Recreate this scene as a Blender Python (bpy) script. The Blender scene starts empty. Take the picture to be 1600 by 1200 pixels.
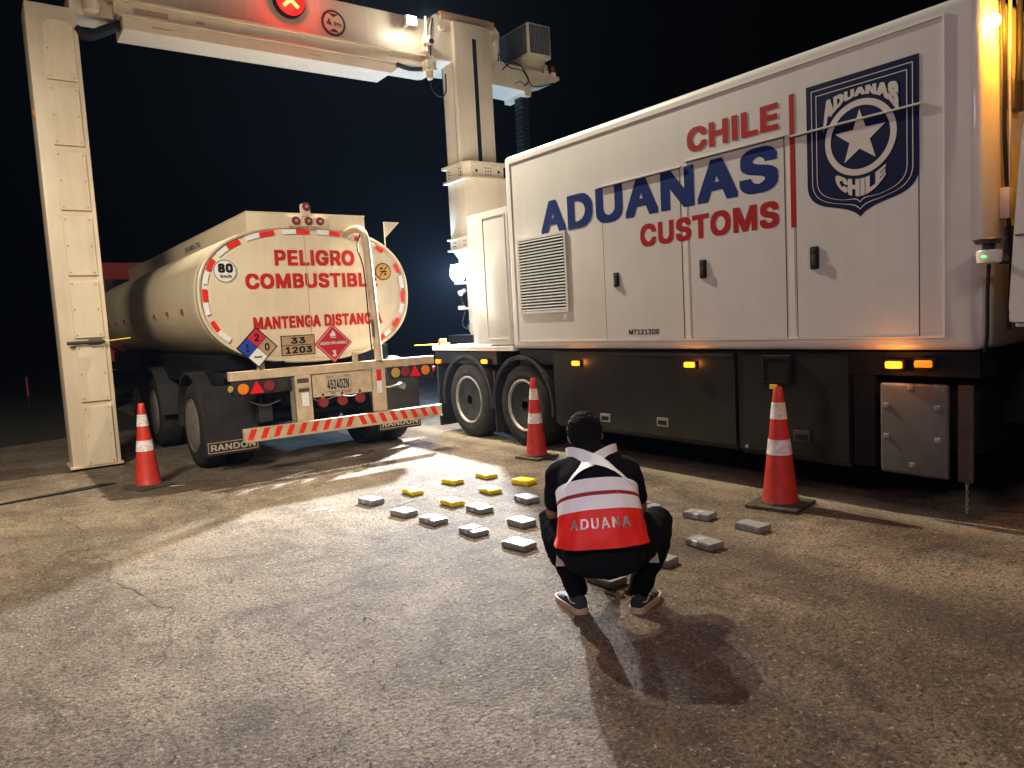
import bpy, bmesh, math, random
from mathutils import Vector, Matrix, noise
random.seed(7)
R = math.radians
scene = bpy.context.scene
C = scene.collection
# ------------------------------------------------------------------ camera
cam = bpy.data.cameras.new("camera"); cam_o = bpy.data.objects.new("camera", cam); C.objects.link(cam_o)
roll, pitch, psi = math.atan(.054), R(5.0985), math.atan2(830, 1155)
fw = Vector((math.sin(psi)*math.cos(pitch), math.cos(psi)*math.cos(pitch), -math.sin(pitch)))
r0 = Vector((math.cos(psi), -math.sin(psi), 0)); u0 = r0.cross(fw)
cr = r0*math.cos(roll) - u0*math.sin(roll); cu = u0*math.cos(roll) + r0*math.sin(roll)
m = Matrix((cr, cu, -fw)).transposed().to_4x4(); m.translation = (0, 0, 1.55)
cam_o.matrix_world = m
cam.sensor_width = 36; cam.lens = 1155/1600*36; cam.clip_start = .05; cam.clip_end = 600
scene.camera = cam_o
# ------------------------------------------------------------------ world (night) and exposure
w = bpy.data.worlds.new("World"); scene.world = w; w.use_nodes = True
nt = w.node_tree; bgn = nt.nodes["Background"]
sky = nt.nodes.new("ShaderNodeTexSky"); sky.sky_type = 'NISHITA'; sky.sun_disc = False
sky.sun_elevation = R(-7); sky.sun_rotation = R(120); sky.altitude = 3000
nt.links.new(sky.outputs[0], bgn.inputs[0]); bgn.inputs[1].default_value = .004
scene.view_settings.view_transform = 'Standard'; scene.view_settings.look = 'None'
scene.view_settings.exposure = .35; scene.view_settings.gamma = 1
# ------------------------------------------------------------------ lamps
def lamp(name, kind, loc, power, color, target=None, size=.1, spot=None, blend=.5, sizey=None):
    d = bpy.data.lights.new(name, kind); d.energy = power; d.color = color
    if kind == 'AREA':
        d.size = size
        if sizey: d.shape = 'RECTANGLE'; d.size_y = sizey
    else: d.shadow_soft_size = size
    if kind == 'SPOT': d.spot_size = spot; d.spot_blend = blend
    o = bpy.data.objects.new(name, d); C.objects.link(o); o.location = loc
    if target: o.rotation_euler = (Vector(target)-Vector(loc)).to_track_quat('-Z', 'Y').to_euler()
    return o
# yard lamps of the checkpoint, on masts behind the photographer, plus an added pink lamp
lamp('yard_light', 'AREA', (-2.0, -5.0, 8.0), 215, (1.0, .86, .72), (2.5, 7.5, .8), size=2.4, sizey=1.4)
lamp('yard_light', 'SPOT', (-3.2, 1.5, 6.6), 3400, (1.0, .89, .68), (.1, 9.0, .4), size=.9, spot=R(64), blend=.8)
lamp('yard_light', 'AREA', (-5.0, 2.0, 6.5), 35, (1.0, .78, .66), (3.5, 6, .5), size=1.6, sizey=1.2)
lamp('pink_tint_light', 'AREA', (-1.8, .8, 4.4), 85, (1.0, .68, .90), (-.3, 1.6, 0), size=1.5, sizey=1.0)  # added unseen pink lamp, tints the near ground
# floodlight on the rear of the scanner truck and floodlight on the gantry beam
TL = (5.98, 9.50, 2.30)
lamp('tower_floodlight_light', 'SPOT', TL, 5600, (.90, .95, 1.0), (1.8, 5.0, 0), size=.06, spot=R(86), blend=.35)
lamp('halo_light', 'POINT', (6.40, 11.0, 2.40), 500, (.32, .58, 1.0), size=.08)  # added blue lamp hidden behind the arm, makes a halo in the haze
BL = (5.62, 9.45, 5.88)
lamp('beam_floodlight_light', 'SPOT', BL, 900, (1.0, .92, .78), (3.2, 4.0, 0), size=.05, spot=R(118), blend=.5)
BL2 = (4.25, 9.40, 6.62)   # second floodlight, on top of the beam, just above the frame
lamp('upper_floodlight_light', 'SPOT', BL2, 2900, (1.0, .90, .68), (3.2, 4.2, 0), size=.05, spot=R(122), blend=.6)
lamp('beam_floodlight_glow', 'POINT', (5.62, 9.74, 5.92), 14, (1.0, .95, .86), size=.05)

# ------------------------------------------------------------------ materials
M = {}
def mat(name, col, rough=.5, metal=0, var=0, vscale=3, vcol=None, bump=0, bscale=60, emit=None, estr=0, coat=0, spec=.5, streak=0):
    if name in M: return M[name]
    mt = bpy.data.materials.new(name); mt.use_nodes = True; n = mt.node_tree.nodes; l = mt.node_tree.links
    b = n["Principled BSDF"]; b.inputs["Roughness"].default_value = rough; b.inputs["Metallic"].default_value = metal
    b.inputs["Base Color"].default_value = (*col, 1); b.inputs["Coat Weight"].default_value = coat
    b.inputs["Specular IOR Level"].default_value = spec
    tc = n.new("ShaderNodeTexCoord")
    if var:
        nz = n.new("ShaderNodeTexNoise"); nz.inputs["Scale"].default_value = vscale; nz.inputs["Detail"].default_value = 8; nz.inputs["Roughness"].default_value = .65
        l.new(tc.outputs["Object"], nz.inputs["Vector"])
        rp = n.new("ShaderNodeValToRGB"); rp.color_ramp.elements[0].position = .38; rp.color_ramp.elements[1].position = .68
        v = vcol or tuple(c*(1-var) for c in col)
        rp.color_ramp.elements[0].color = (*v, 1); rp.color_ramp.elements[1].color = (*col, 1)
        l.new(nz.outputs["Fac"], rp.inputs["Fac"]); l.new(rp.outputs["Color"], b.inputs["Base Color"])
        if streak:
            mp = n.new("ShaderNodeMapping"); mp.inputs["Scale"].default_value = (7, 7, .45); l.new(tc.outputs["Object"], mp.inputs["Vector"])
            ns = n.new("ShaderNodeTexNoise"); ns.inputs["Scale"].default_value = 1.6; ns.inputs["Detail"].default_value = 7; ns.inputs["Roughness"].default_value = .7; l.new(mp.outputs[0], ns.inputs["Vector"])
            r2 = n.new("ShaderNodeValToRGB"); r2.color_ramp.elements[0].position = .30; r2.color_ramp.elements[1].position = .56
            r2.color_ramp.elements[0].color = (1-streak, 1-streak*1.08, 1-streak*1.2, 1); r2.color_ramp.elements[1].color = (1, 1, 1, 1); l.new(ns.outputs["Fac"], r2.inputs["Fac"])
            mx = n.new("ShaderNodeMix"); mx.data_type = 'RGBA'; mx.blend_type = 'MULTIPLY'; mx.inputs[0].default_value = 1
            l.new(rp.outputs["Color"], mx.inputs[6]); l.new(r2.outputs["Color"], mx.inputs[7]); l.new(mx.outputs[2], b.inputs["Base Color"])
        mr = n.new("ShaderNodeMapRange"); mr.inputs["To Min"].default_value = min(1, rough+.12); mr.inputs["To Max"].default_value = max(0, rough-.06)
        l.new(nz.outputs["Fac"], mr.inputs["Value"]); l.new(mr.outputs["Result"], b.inputs["Roughness"])
    if bump:
        nb = n.new("ShaderNodeTexNoise"); nb.inputs["Scale"].default_value = bscale; nb.inputs["Detail"].default_value = 5
        l.new(tc.outputs["Object"], nb.inputs["Vector"])
        bp = n.new("ShaderNodeBump"); bp.inputs["Strength"].default_value = bump; bp.inputs["Distance"].default_value = .01
        l.new(nb.outputs["Fac"], bp.inputs["Height"]); l.new(bp.outputs["Normal"], b.inputs["Normal"])
    if emit: b.inputs["Emission Color"].default_value = (*emit, 1); b.inputs["Emission Strength"].default_value = estr
    M[name] = mt; return mt
mat('truck_white', (.53, .52, .51), .34, streak=.045, var=.10, vscale=1.3, bump=.05, bscale=5, coat=.25)
mat('truck_trim', (.62, .58, .54), .4, var=.12, vscale=4)
mat('gantry_cream', (.64, .54, .40), .42, streak=.10, var=.12, vscale=2.2, bump=.04, bscale=12)
mat('tank_paint', (.70, .60, .44), .30, streak=.08, var=.14, vscale=1.6, bump=.04, bscale=4, coat=.15)
mat('frame_paint', (.64, .50, .33), .5, var=.35, vscale=5, bump=.15, bscale=30)
mat('dark_seam', (.05, .045, .04), .7)
mat('chassis_black', (.010, .010, .012), .55, var=.4, vscale=4, spec=0.15)
mat('skirt_grey', (.014, .016, .018), .28, var=.4, vscale=2.5, bump=.08, bscale=3, spec=0.3)
mat('rubber', (.014, .014, .015), .8, var=.3, vscale=9, bump=.2, bscale=50, spec=0.2)
mat('tyre', (.026, .025, .024), .85, var=.45, vscale=8, bump=.25, bscale=60, spec=0.2)
mat('rim_steel', (.36, .33, .30), .5, .2, var=.5, vscale=9)
mat('dusty_hub', (.16, .14, .12), .8, var=.4, vscale=12)
mat('mudflap', (.030, .028, .029), .6, var=.35, vscale=5, bump=.08, bscale=15, spec=0.2)
mat('red_letter', (.33, .008, .012), .45, var=.15, vscale=20, spec=.15)
mat('red_tank', (.50, .022, .016), .5, var=.25, vscale=22, spec=.15)
mat('blue_letter', (.006, .020, .12), .4, spec=.15)
mat('navy', (.006, .010, .045), .4, spec=.15)
mat('emblem_white', (.50, .47, .45), .5, spec=.15)
mat('black_ink', (.012, .012, .014), .5, spec=.15)
mat('white_sign', (.75, .74, .72), .5, var=.12, vscale=14)
mat('placard_red', (.52, .02, .035), .45, var=.15, vscale=14)
mat('placard_blue', (.010, .05, .36), .45, var=.15, vscale=14)
mat('placard_brown', (.42, .27, .16), .5, var=.2, vscale=12)
mat('sign_orange', (.55, .28, .04), .5)
mat('reflect_red', (.80, .02, .012), .35, var=.2, vscale=30)
mat('reflect_white', (.82, .84, .86), .35, var=.2, vscale=30)
mat('cone_red', (.64, .022, .012), .5, var=.4, vcol=(.34, .025, .015), vscale=9, bump=.05, bscale=20)
mat('cone_base', (.10, .085, .06), .85, var=.6, vscale=12, bump=.3, bscale=40, spec=0.2)
mat('cone_band', (.86, .86, .86), .4, var=.4, vcol=(.50, .42, .38), vscale=16)
mat('pack_grey', (.26, .26, .26), .48, var=.30, vscale=22, bump=.5, bscale=28, spec=0.3)
mat('pack_yellow', (.78, .60, .006), .5, var=.18, vscale=20, bump=.45, bscale=26, spec=0.3)
mat('metal_dark', (.06, .06, .065), .4, .6)
mat('steel', (.45, .44, .42), .35, .8, var=.3, vscale=12)
mat('glass_dark', (.02, .02, .022), .08)
mat('lens_red', (.22, .03, .03), .25, coat=.5)
mat('lens_red_bright', (.75, .01, .02), .25)
mat('lens_amber', (.75, .22, .02), .25)
mat('lens_pale', (.40, .34, .28), .25)
mat('lens_yellow', (.45, .33, .08), .3)
mat('amber_lit', (1, .4, .02), .3, emit=(1, .20, .005), estr=3.5)
mat('amber_lamp', (.8, .25, .02), .3, emit=(1, .25, .01), estr=.7)
mat('beacon_lit', (1, .5, .1), .3, emit=(1, .45, .06), estr=40)
mat('flood_lit', (1, 1, 1), .3, emit=(.88, .95, 1), estr=8)
mat('sign_red_lit', (.6, .01, .01), .4, emit=(1, .010, .004), estr=1.1)
mat('sign_x_lit', (1, .5, .2), .4, emit=(1, .62, .12), estr=1.3)
mat('green_led', (0, 1, .1), .4, emit=(.1, 1, .12), estr=4)
mat('yellow_paint', (.70, .50, .02), .5)
mat('grille', (.16, .17, .16), .5, .2)
mat('vent_slat', (.55, .56, .55), .4)
mat('cab_red', (.30, .015, .012), .4)
mat('white_plate', (.10, .094, .09), .55, var=.25, vscale=7)
mat('brown_flap', (.06, .04, .03), .8, var=.3, vscale=6)
mat('skin', (.36, .17, .10), .5, var=.12, vscale=30)
mat('glove', (.75, .72, .68), .6)
mat('hair', (.006, .005, .005), .85, bump=1.0, bscale=220, spec=0.12)
mat('shirt', (.007, .0075, .010), .9, bump=.3, bscale=25, spec=0.08)
mat('trousers', (.005, .0055, .008), .9, bump=.3, bscale=22, spec=0.08)
mat('vest_red', (.80, .012, .008), .6, bump=.6, bscale=16)
mat('vest_band', (.86, .95, 1.0), .4, var=.06, vscale=12, bump=.2, bscale=20)
mat('vest_stripe', (.30, .012, .02), .7)
mat('vest_letter', (.42, .36, .34), .35, .3)
mat('shoe', (.020, .030, .040), .8)
mat('shoe_sole', (.55, .40, .30), .7, var=.15, vscale=20)
mat('shoe_stripe', (.55, .62, .62), .6)
mat('teal_patch_glow', (.02, .5, .36), .4, emit=(.05, .9, .55), estr=.6)  # emission stands in for the light this reflective patch throws back
mat('grime', (.07, .055, .035), .9)
mat('scrap_white', (.60, .58, .54), .8)

# ground material
def ground_material():
    mt = bpy.data.materials.new('dusty_asphalt'); mt.use_nodes = True; n = mt.node_tree.nodes; l = mt.node_tree.links
    b = n["Principled BSDF"]; b.inputs["Roughness"].default_value = .85; b.inputs["Specular IOR Level"].default_value = .25
    tc = n.new("ShaderNodeTexCoord")
    def nz(scale, detail=6, rough=.6, dist=0, sx=None):
        t = n.new("ShaderNodeTexNoise"); t.inputs["Scale"].default_value = scale; t.inputs["Detail"].default_value = detail
        t.inputs["Roughness"].default_value = rough; t.inputs["Distortion"].default_value = dist
        if sx:
            mp = n.new("ShaderNodeMapping"); mp.inputs["Scale"].default_value = sx; l.new(tc.outputs["Object"], mp.inputs["Vector"]); l.new(mp.outputs[0], t.inputs["Vector"])
        else: l.new(tc.outputs["Object"], t.inputs["Vector"])
        return t.outputs["Fac"]
    def ramp(f, p0, c0, p1, c1):
        r = n.new("ShaderNodeValToRGB"); r.color_ramp.elements[0].position = p0; r.color_ramp.elements[1].position = p1
        r.color_ramp.elements[0].color = (*c0, 1); r.color_ramp.elements[1].color = (*c1, 1); l.new(f, r.inputs["Fac"]); return r.outputs["Color"]
    def mixc(kind, fac, a, bb):
        x = n.new("ShaderNodeMix"); x.data_type = 'RGBA'; x.blend_type = kind
        if isinstance(fac, float): x.inputs[0].default_value = fac
        else: l.new(fac, x.inputs[0])
        l.new(a, x.inputs[6])
        if isinstance(bb, tuple): x.inputs[7].default_value = (*bb, 1)
        else: l.new(bb, x.inputs[7])
        return x.outputs[2]
    base = ramp(nz(.75, 8, .62, .6), .36, (.240, .190, .140), .66, (.44, .365, .265))
    streak = ramp(nz(1.0, 7, .65, .3, (1.6, .22, 1)), .40, (.58, .54, .52), .60, (1, 1, 1))
    c = mixc('MULTIPLY', .75, base, streak)
    blot = ramp(nz(2.6, 7, .7, 1.2), .40, (.52, .48, .46), .54, (1, 1, 1))
    c = mixc('MULTIPLY', .7, c, blot)
    pale = ramp(nz(1.7, 9, .75, .8), .58, (0, 0, 0), .74, (1, 1, 1))
    c = mixc('MIX', pale, c, (.44, .38, .29))
    grain = ramp(nz(150, 3, .7), .34, (.52, .50, .50), .60, (1.08, 1.06, 1.04))
    c = mixc('MULTIPLY', .85, c, grain)
    grain2 = ramp(nz(48, 4, .75), .42, (.42, .39, .38), .55, (1.08, 1.06, 1.04))
    c = mixc('MULTIPLY', .7, c, grain2)
    spk = ramp(nz(24, 9, .85), .43, (1, 1, 1), .45, (0, 0, 0))
    c = mixc('MIX', spk, c, (.05, .042, .036))
    spk3 = ramp(nz(8, 10, .88, .4), .40, (1, 1, 1), .42, (0, 0, 0))
    c = mixc('MIX', spk3, c, (.06, .05, .042))
    spk2 = ramp(nz(30, 9, .85), .57, (0, 0, 0), .60, (1, 1, 1))
    c = mixc('MIX', spk2, c, (.52, .47, .37))
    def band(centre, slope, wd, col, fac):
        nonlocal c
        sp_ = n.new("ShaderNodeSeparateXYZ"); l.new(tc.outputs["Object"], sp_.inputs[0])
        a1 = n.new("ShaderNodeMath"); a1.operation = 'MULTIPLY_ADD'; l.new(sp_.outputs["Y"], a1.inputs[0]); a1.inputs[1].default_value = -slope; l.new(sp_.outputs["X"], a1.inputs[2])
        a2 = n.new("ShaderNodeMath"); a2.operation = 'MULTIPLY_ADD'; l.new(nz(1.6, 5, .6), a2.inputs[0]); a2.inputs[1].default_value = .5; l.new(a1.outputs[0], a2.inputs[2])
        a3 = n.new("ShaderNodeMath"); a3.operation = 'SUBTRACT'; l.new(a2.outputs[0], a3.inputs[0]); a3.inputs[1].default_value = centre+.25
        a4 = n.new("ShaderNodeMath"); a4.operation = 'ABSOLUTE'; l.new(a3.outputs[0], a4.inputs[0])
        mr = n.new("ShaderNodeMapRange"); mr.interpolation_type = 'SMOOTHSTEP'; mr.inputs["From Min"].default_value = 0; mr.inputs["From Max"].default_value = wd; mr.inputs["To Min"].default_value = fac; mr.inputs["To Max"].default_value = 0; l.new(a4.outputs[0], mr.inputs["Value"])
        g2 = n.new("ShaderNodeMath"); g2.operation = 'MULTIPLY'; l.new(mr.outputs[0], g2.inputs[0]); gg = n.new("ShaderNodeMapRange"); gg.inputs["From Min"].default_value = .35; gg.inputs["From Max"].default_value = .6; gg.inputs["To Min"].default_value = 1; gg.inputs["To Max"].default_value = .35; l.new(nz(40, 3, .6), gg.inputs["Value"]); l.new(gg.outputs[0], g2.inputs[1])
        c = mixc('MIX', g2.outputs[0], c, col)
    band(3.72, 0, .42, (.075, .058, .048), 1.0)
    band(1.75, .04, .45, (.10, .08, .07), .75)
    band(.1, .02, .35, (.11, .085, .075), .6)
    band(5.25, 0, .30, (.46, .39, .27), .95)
    vo = n.new("ShaderNodeTexVoronoi"); vo.inputs["Scale"].default_value = 62; l.new(tc.outputs["Object"], vo.inputs["Vector"])
    chips = ramp(vo.outputs["Distance"], .02, (1.0, 1.0, 1.0), .12, (0, 0, 0))
    vm = n.new("ShaderNodeMath"); vm.operation = 'MULTIPLY'; l.new(chips, vm.inputs[0])
    sel = n.new("ShaderNodeSeparateColor"); l.new(vo.outputs["Color"], sel.inputs[0])
    gt = n.new("ShaderNodeMath"); gt.operation = 'GREATER_THAN'; gt.inputs[1].default_value = .80; l.new(sel.outputs[0], gt.inputs[0]); l.new(gt.outputs[0], vm.inputs[1])
    c = mixc('MIX', vm.outputs[0], c, (.46, .42, .37))
    gl = n.new("ShaderNodeMath"); gl.operation = 'LESS_THAN'; gl.inputs[1].default_value = .22; l.new(sel.outputs[1], gl.inputs[0])
    vm2 = n.new("ShaderNodeMath"); vm2.operation = 'MULTIPLY'; l.new(chips, vm2.inputs[0]); l.new(gl.outputs[0], vm2.inputs[1])
    c = mixc('MIX', vm2.outputs[0], c, (.035, .03, .03))
    l.new(c, b.inputs["Base Color"])
    h = n.new("ShaderNodeMath"); h.operation = 'ADD'; l.new(nz(85, 8, .85), h.inputs[0])
    h2 = n.new("ShaderNodeMath"); h2.operation = 'MULTIPLY_ADD'; l.new(nz(7, 6, .6), h2.inputs[0]); h2.inputs[1].default_value = 1.6; l.new(h.outputs[0], h2.inputs[2])
    h3 = n.new("ShaderNodeMath"); h3.operation = 'MULTIPLY_ADD'; l.new(vo.outputs["Distance"], h3.inputs[0]); h3.inputs[1].default_value = -.7; l.new(h2.outputs[0], h3.inputs[2])
    bp = n.new("ShaderNodeBump"); bp.inputs["Strength"].default_value = 1.0; bp.inputs["Distance"].default_value = .020
    l.new(h3.outputs[0], bp.inputs["Height"]); l.new(bp.outputs["Normal"], b.inputs["Normal"])
    return mt
M['ground'] = ground_material()

# ------------------------------------------------------------------ helpers
def link(name, me, mt, parent=None):
    o = bpy.data.objects.new(name, me); C.objects.link(o)
    if mt is not None:
        me.materials.clear(); me.materials.append(M[mt] if isinstance(mt, str) else mt)
    if parent is not None:
        o.parent = parent
        o.matrix_parent_inverse = Matrix.Translation(-parent_loc(parent)) if parent.get('_w') else Matrix()
    return o
def parent_loc(p):
    return Vector(p['_w'])
def thing(name, label, cat, loc=(0, 0, 0), rz=0, group=None, worldkids=True):
    o = bpy.data.objects.new(name, None); C.objects.link(o); o.location = loc; o.rotation_euler = (0, 0, rz)
    o.empty_display_size = .2
    o['label'] = label; o['category'] = cat
    if group: o['group'] = group
    if worldkids: o['_w'] = tuple(loc)
    return o
def tag(o, label=None, cat=None, group=None, kind=None):
    if label: o['label'] = label
    if cat: o['category'] = cat
    if group: o['group'] = group
    if kind: o['kind'] = kind
    return o
class MB:
    def __init__(s): s.bm = bmesh.new()
    def box(s, a, b, bev=0, seg=2):
        t = bmesh.new(); bmesh.ops.create_cube(t, size=1)
        a = Vector(a); b = Vector(b); c = (a+b)/2; d = b-a
        for v in t.verts: v.co = Vector((v.co.x*d.x, v.co.y*d.y, v.co.z*d.z)) + c
        if bev: bmesh.ops.bevel(t, geom=t.edges[:], offset=bev, segments=seg, affect='EDGES', profile=.6)
        s.add(t); return s
    def add(s, t):
        me = bpy.data.meshes.new('t'); t.to_mesh(me); t.free(); s.bm.from_mesh(me); bpy.data.meshes.remove(me)
    def cyl(s, a, b, r, r2=None, seg=20, bev=0):
        a = Vector(a); b = Vector(b); r2 = r if r2 is None else r2
        t = bmesh.new(); bmesh.ops.create_cone(t, cap_ends=True, segments=seg, radius1=r, radius2=r2, depth=(b-a).length)
        q = (b-a).to_track_quat('Z', 'Y').to_matrix().to_4x4(); q.translation = (a+b)/2
        bmesh.ops.transform(t, matrix=q, verts=t.verts)
        if bev: bmesh.ops.bevel(t, geom=[e for e in t.edges if len(e.link_faces) == 2 and e.calc_face_angle() > 1], offset=bev, segments=2, affect='EDGES')
        s.add(t); return s
    def tube(s, pts, rad, seg=10, closed_ends=True, smooth=4):
        P = catmull([Vector(p) for p in pts], smooth) if smooth > 1 else [Vector(p) for p in pts]
        rr = rad if isinstance(rad, (list, tuple)) else [rad]*len(pts)
        rr = interp(rr, len(P))
        rings = []; up = None
        for i, p in enumerate(P):
            t = (P[min(i+1, len(P)-1)]-P[max(i-1, 0)]).normalized()
            if up is None: up = t.orthogonal().normalized()
            else: up = (up - t*up.dot(t)).normalized()
            sd = t.cross(up)
            rings.append([s.bm.verts.new(p + (up*math.cos(a)+sd*math.sin(a))*rr[i]) for a in [2*math.pi*k/seg for k in range(seg)]])
        for i in range(len(rings)-1):
            for k in range(seg): s.bm.faces.new((rings[i][k], rings[i][(k+1) % seg], rings[i+1][(k+1) % seg], rings[i+1][k]))
        s.bm.faces.new(rings[0][::-1]); s.bm.faces.new(rings[-1]); return s
    def ball(s, c, r, sc=(1, 1, 1), rot=None, seg=16):
        t = bmesh.new(); bmesh.ops.create_uvsphere(t, u_segments=seg, v_segments=seg//2+2, radius=r)
        mm = Matrix.Diagonal((*sc, 1))
        if rot is not None: mm = rot.to_4x4() @ mm
        mm = Matrix.Translation(c) @ mm
        bmesh.ops.transform(t, matrix=mm, verts=t.verts); s.add(t); return s
    def prism(s, pts, axis, lo, hi, bev=0):
        """polygon pts (2D) extruded along axis"""
        t = bmesh.new()
        def P(p, h):
            return {'x': (h, p[0], p[1]), 'y': (p[0], h, p[1]), 'z': (p[0], p[1], h)}[axis]
        A = [t.verts.new(P(p, lo)) for p in pts]; B = [t.verts.new(P(p, hi)) for p in pts]
        t.faces.new(A); t.faces.new(B[::-1])
        for i in range(len(pts)):
            j = (i+1) % len(pts); t.faces.new((A[i], B[i], B[j], A[j]))
        bmesh.ops.recalc_face_normals(t, faces=t.faces)
        if bev: bmesh.ops.bevel(t, geom=t.edges[:], offset=bev, segments=2, affect='EDGES')
        s.add(t); return s
    def lathe(s, prof, c, axis='x', seg=40):
        """prof: list of (along, radius)"""
        c = Vector(c); rings = []
        for (h, r) in prof:
            ring = []
            for k in range(seg):
                a = 2*math.pi*k/seg; p, q = r*math.cos(a), r*math.sin(a)
                v = {'x': (h, p, q), 'y': (q, h, p), 'z': (p, q, h)}[axis]
                ring.append(s.bm.verts.new(c+Vector(v)))
            rings.append(ring)
        for i in range(len(rings)-1):
            for k in range(seg): s.bm.faces.new((rings[i][k], rings[i][(k+1) % seg], rings[i+1][(k+1) % seg], rings[i+1][k]))
        if prof[0][1] > 1e-4: s.bm.faces.new(rings[0])
        if prof[-1][1] > 1e-4: s.bm.faces.new(rings[-1])
        return s
    def build(s, name, mt, parent=None, smooth=None):
        bm = s.bm
        bmesh.ops.remove_doubles(bm, verts=bm.verts, dist=1e-6)
        bmesh.ops.recalc_face_normals(bm, faces=bm.faces)
        me = bpy.data.meshes.new(name); bm.to_mesh(me); bm.free()
        if smooth: shade(me, smooth)
        return link(name, me, mt, parent)
def shade(me, ang=40):
    me.polygons.foreach_set('use_smooth', [True]*len(me.polygons))
    if ang < 180: me.set_sharp_from_angle(angle=R(ang))
def catmull(P, n):
    if len(P) < 3:
        return [P[0].lerp(P[-1], i/n) for i in range(n+1)]
    out = []
    for i in range(len(P)-1):
        p0 = P[max(i-1, 0)]; p1 = P[i]; p2 = P[i+1]; p3 = P[min(i+2, len(P)-1)]
        for k in range(n):
            t = k/n
            out.append(.5*((2*p1)+(p2-p0)*t+(2*p0-5*p1+4*p2-p3)*t*t+(3*p1-p0-3*p2+p3)*t**3))
    out.append(P[-1].copy()); return out
def interp(v, n):
    if len(v) == 1: return v*n
    o = []
    for i in range(n):
        t = i/(n-1)*(len(v)-1); k = min(int(t), len(v)-2); f = t-k; f = f*f*(3-2*f)*.5+f*.5
        o.append(v[k]*(1-f)+v[k+1]*f)
    return o
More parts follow.
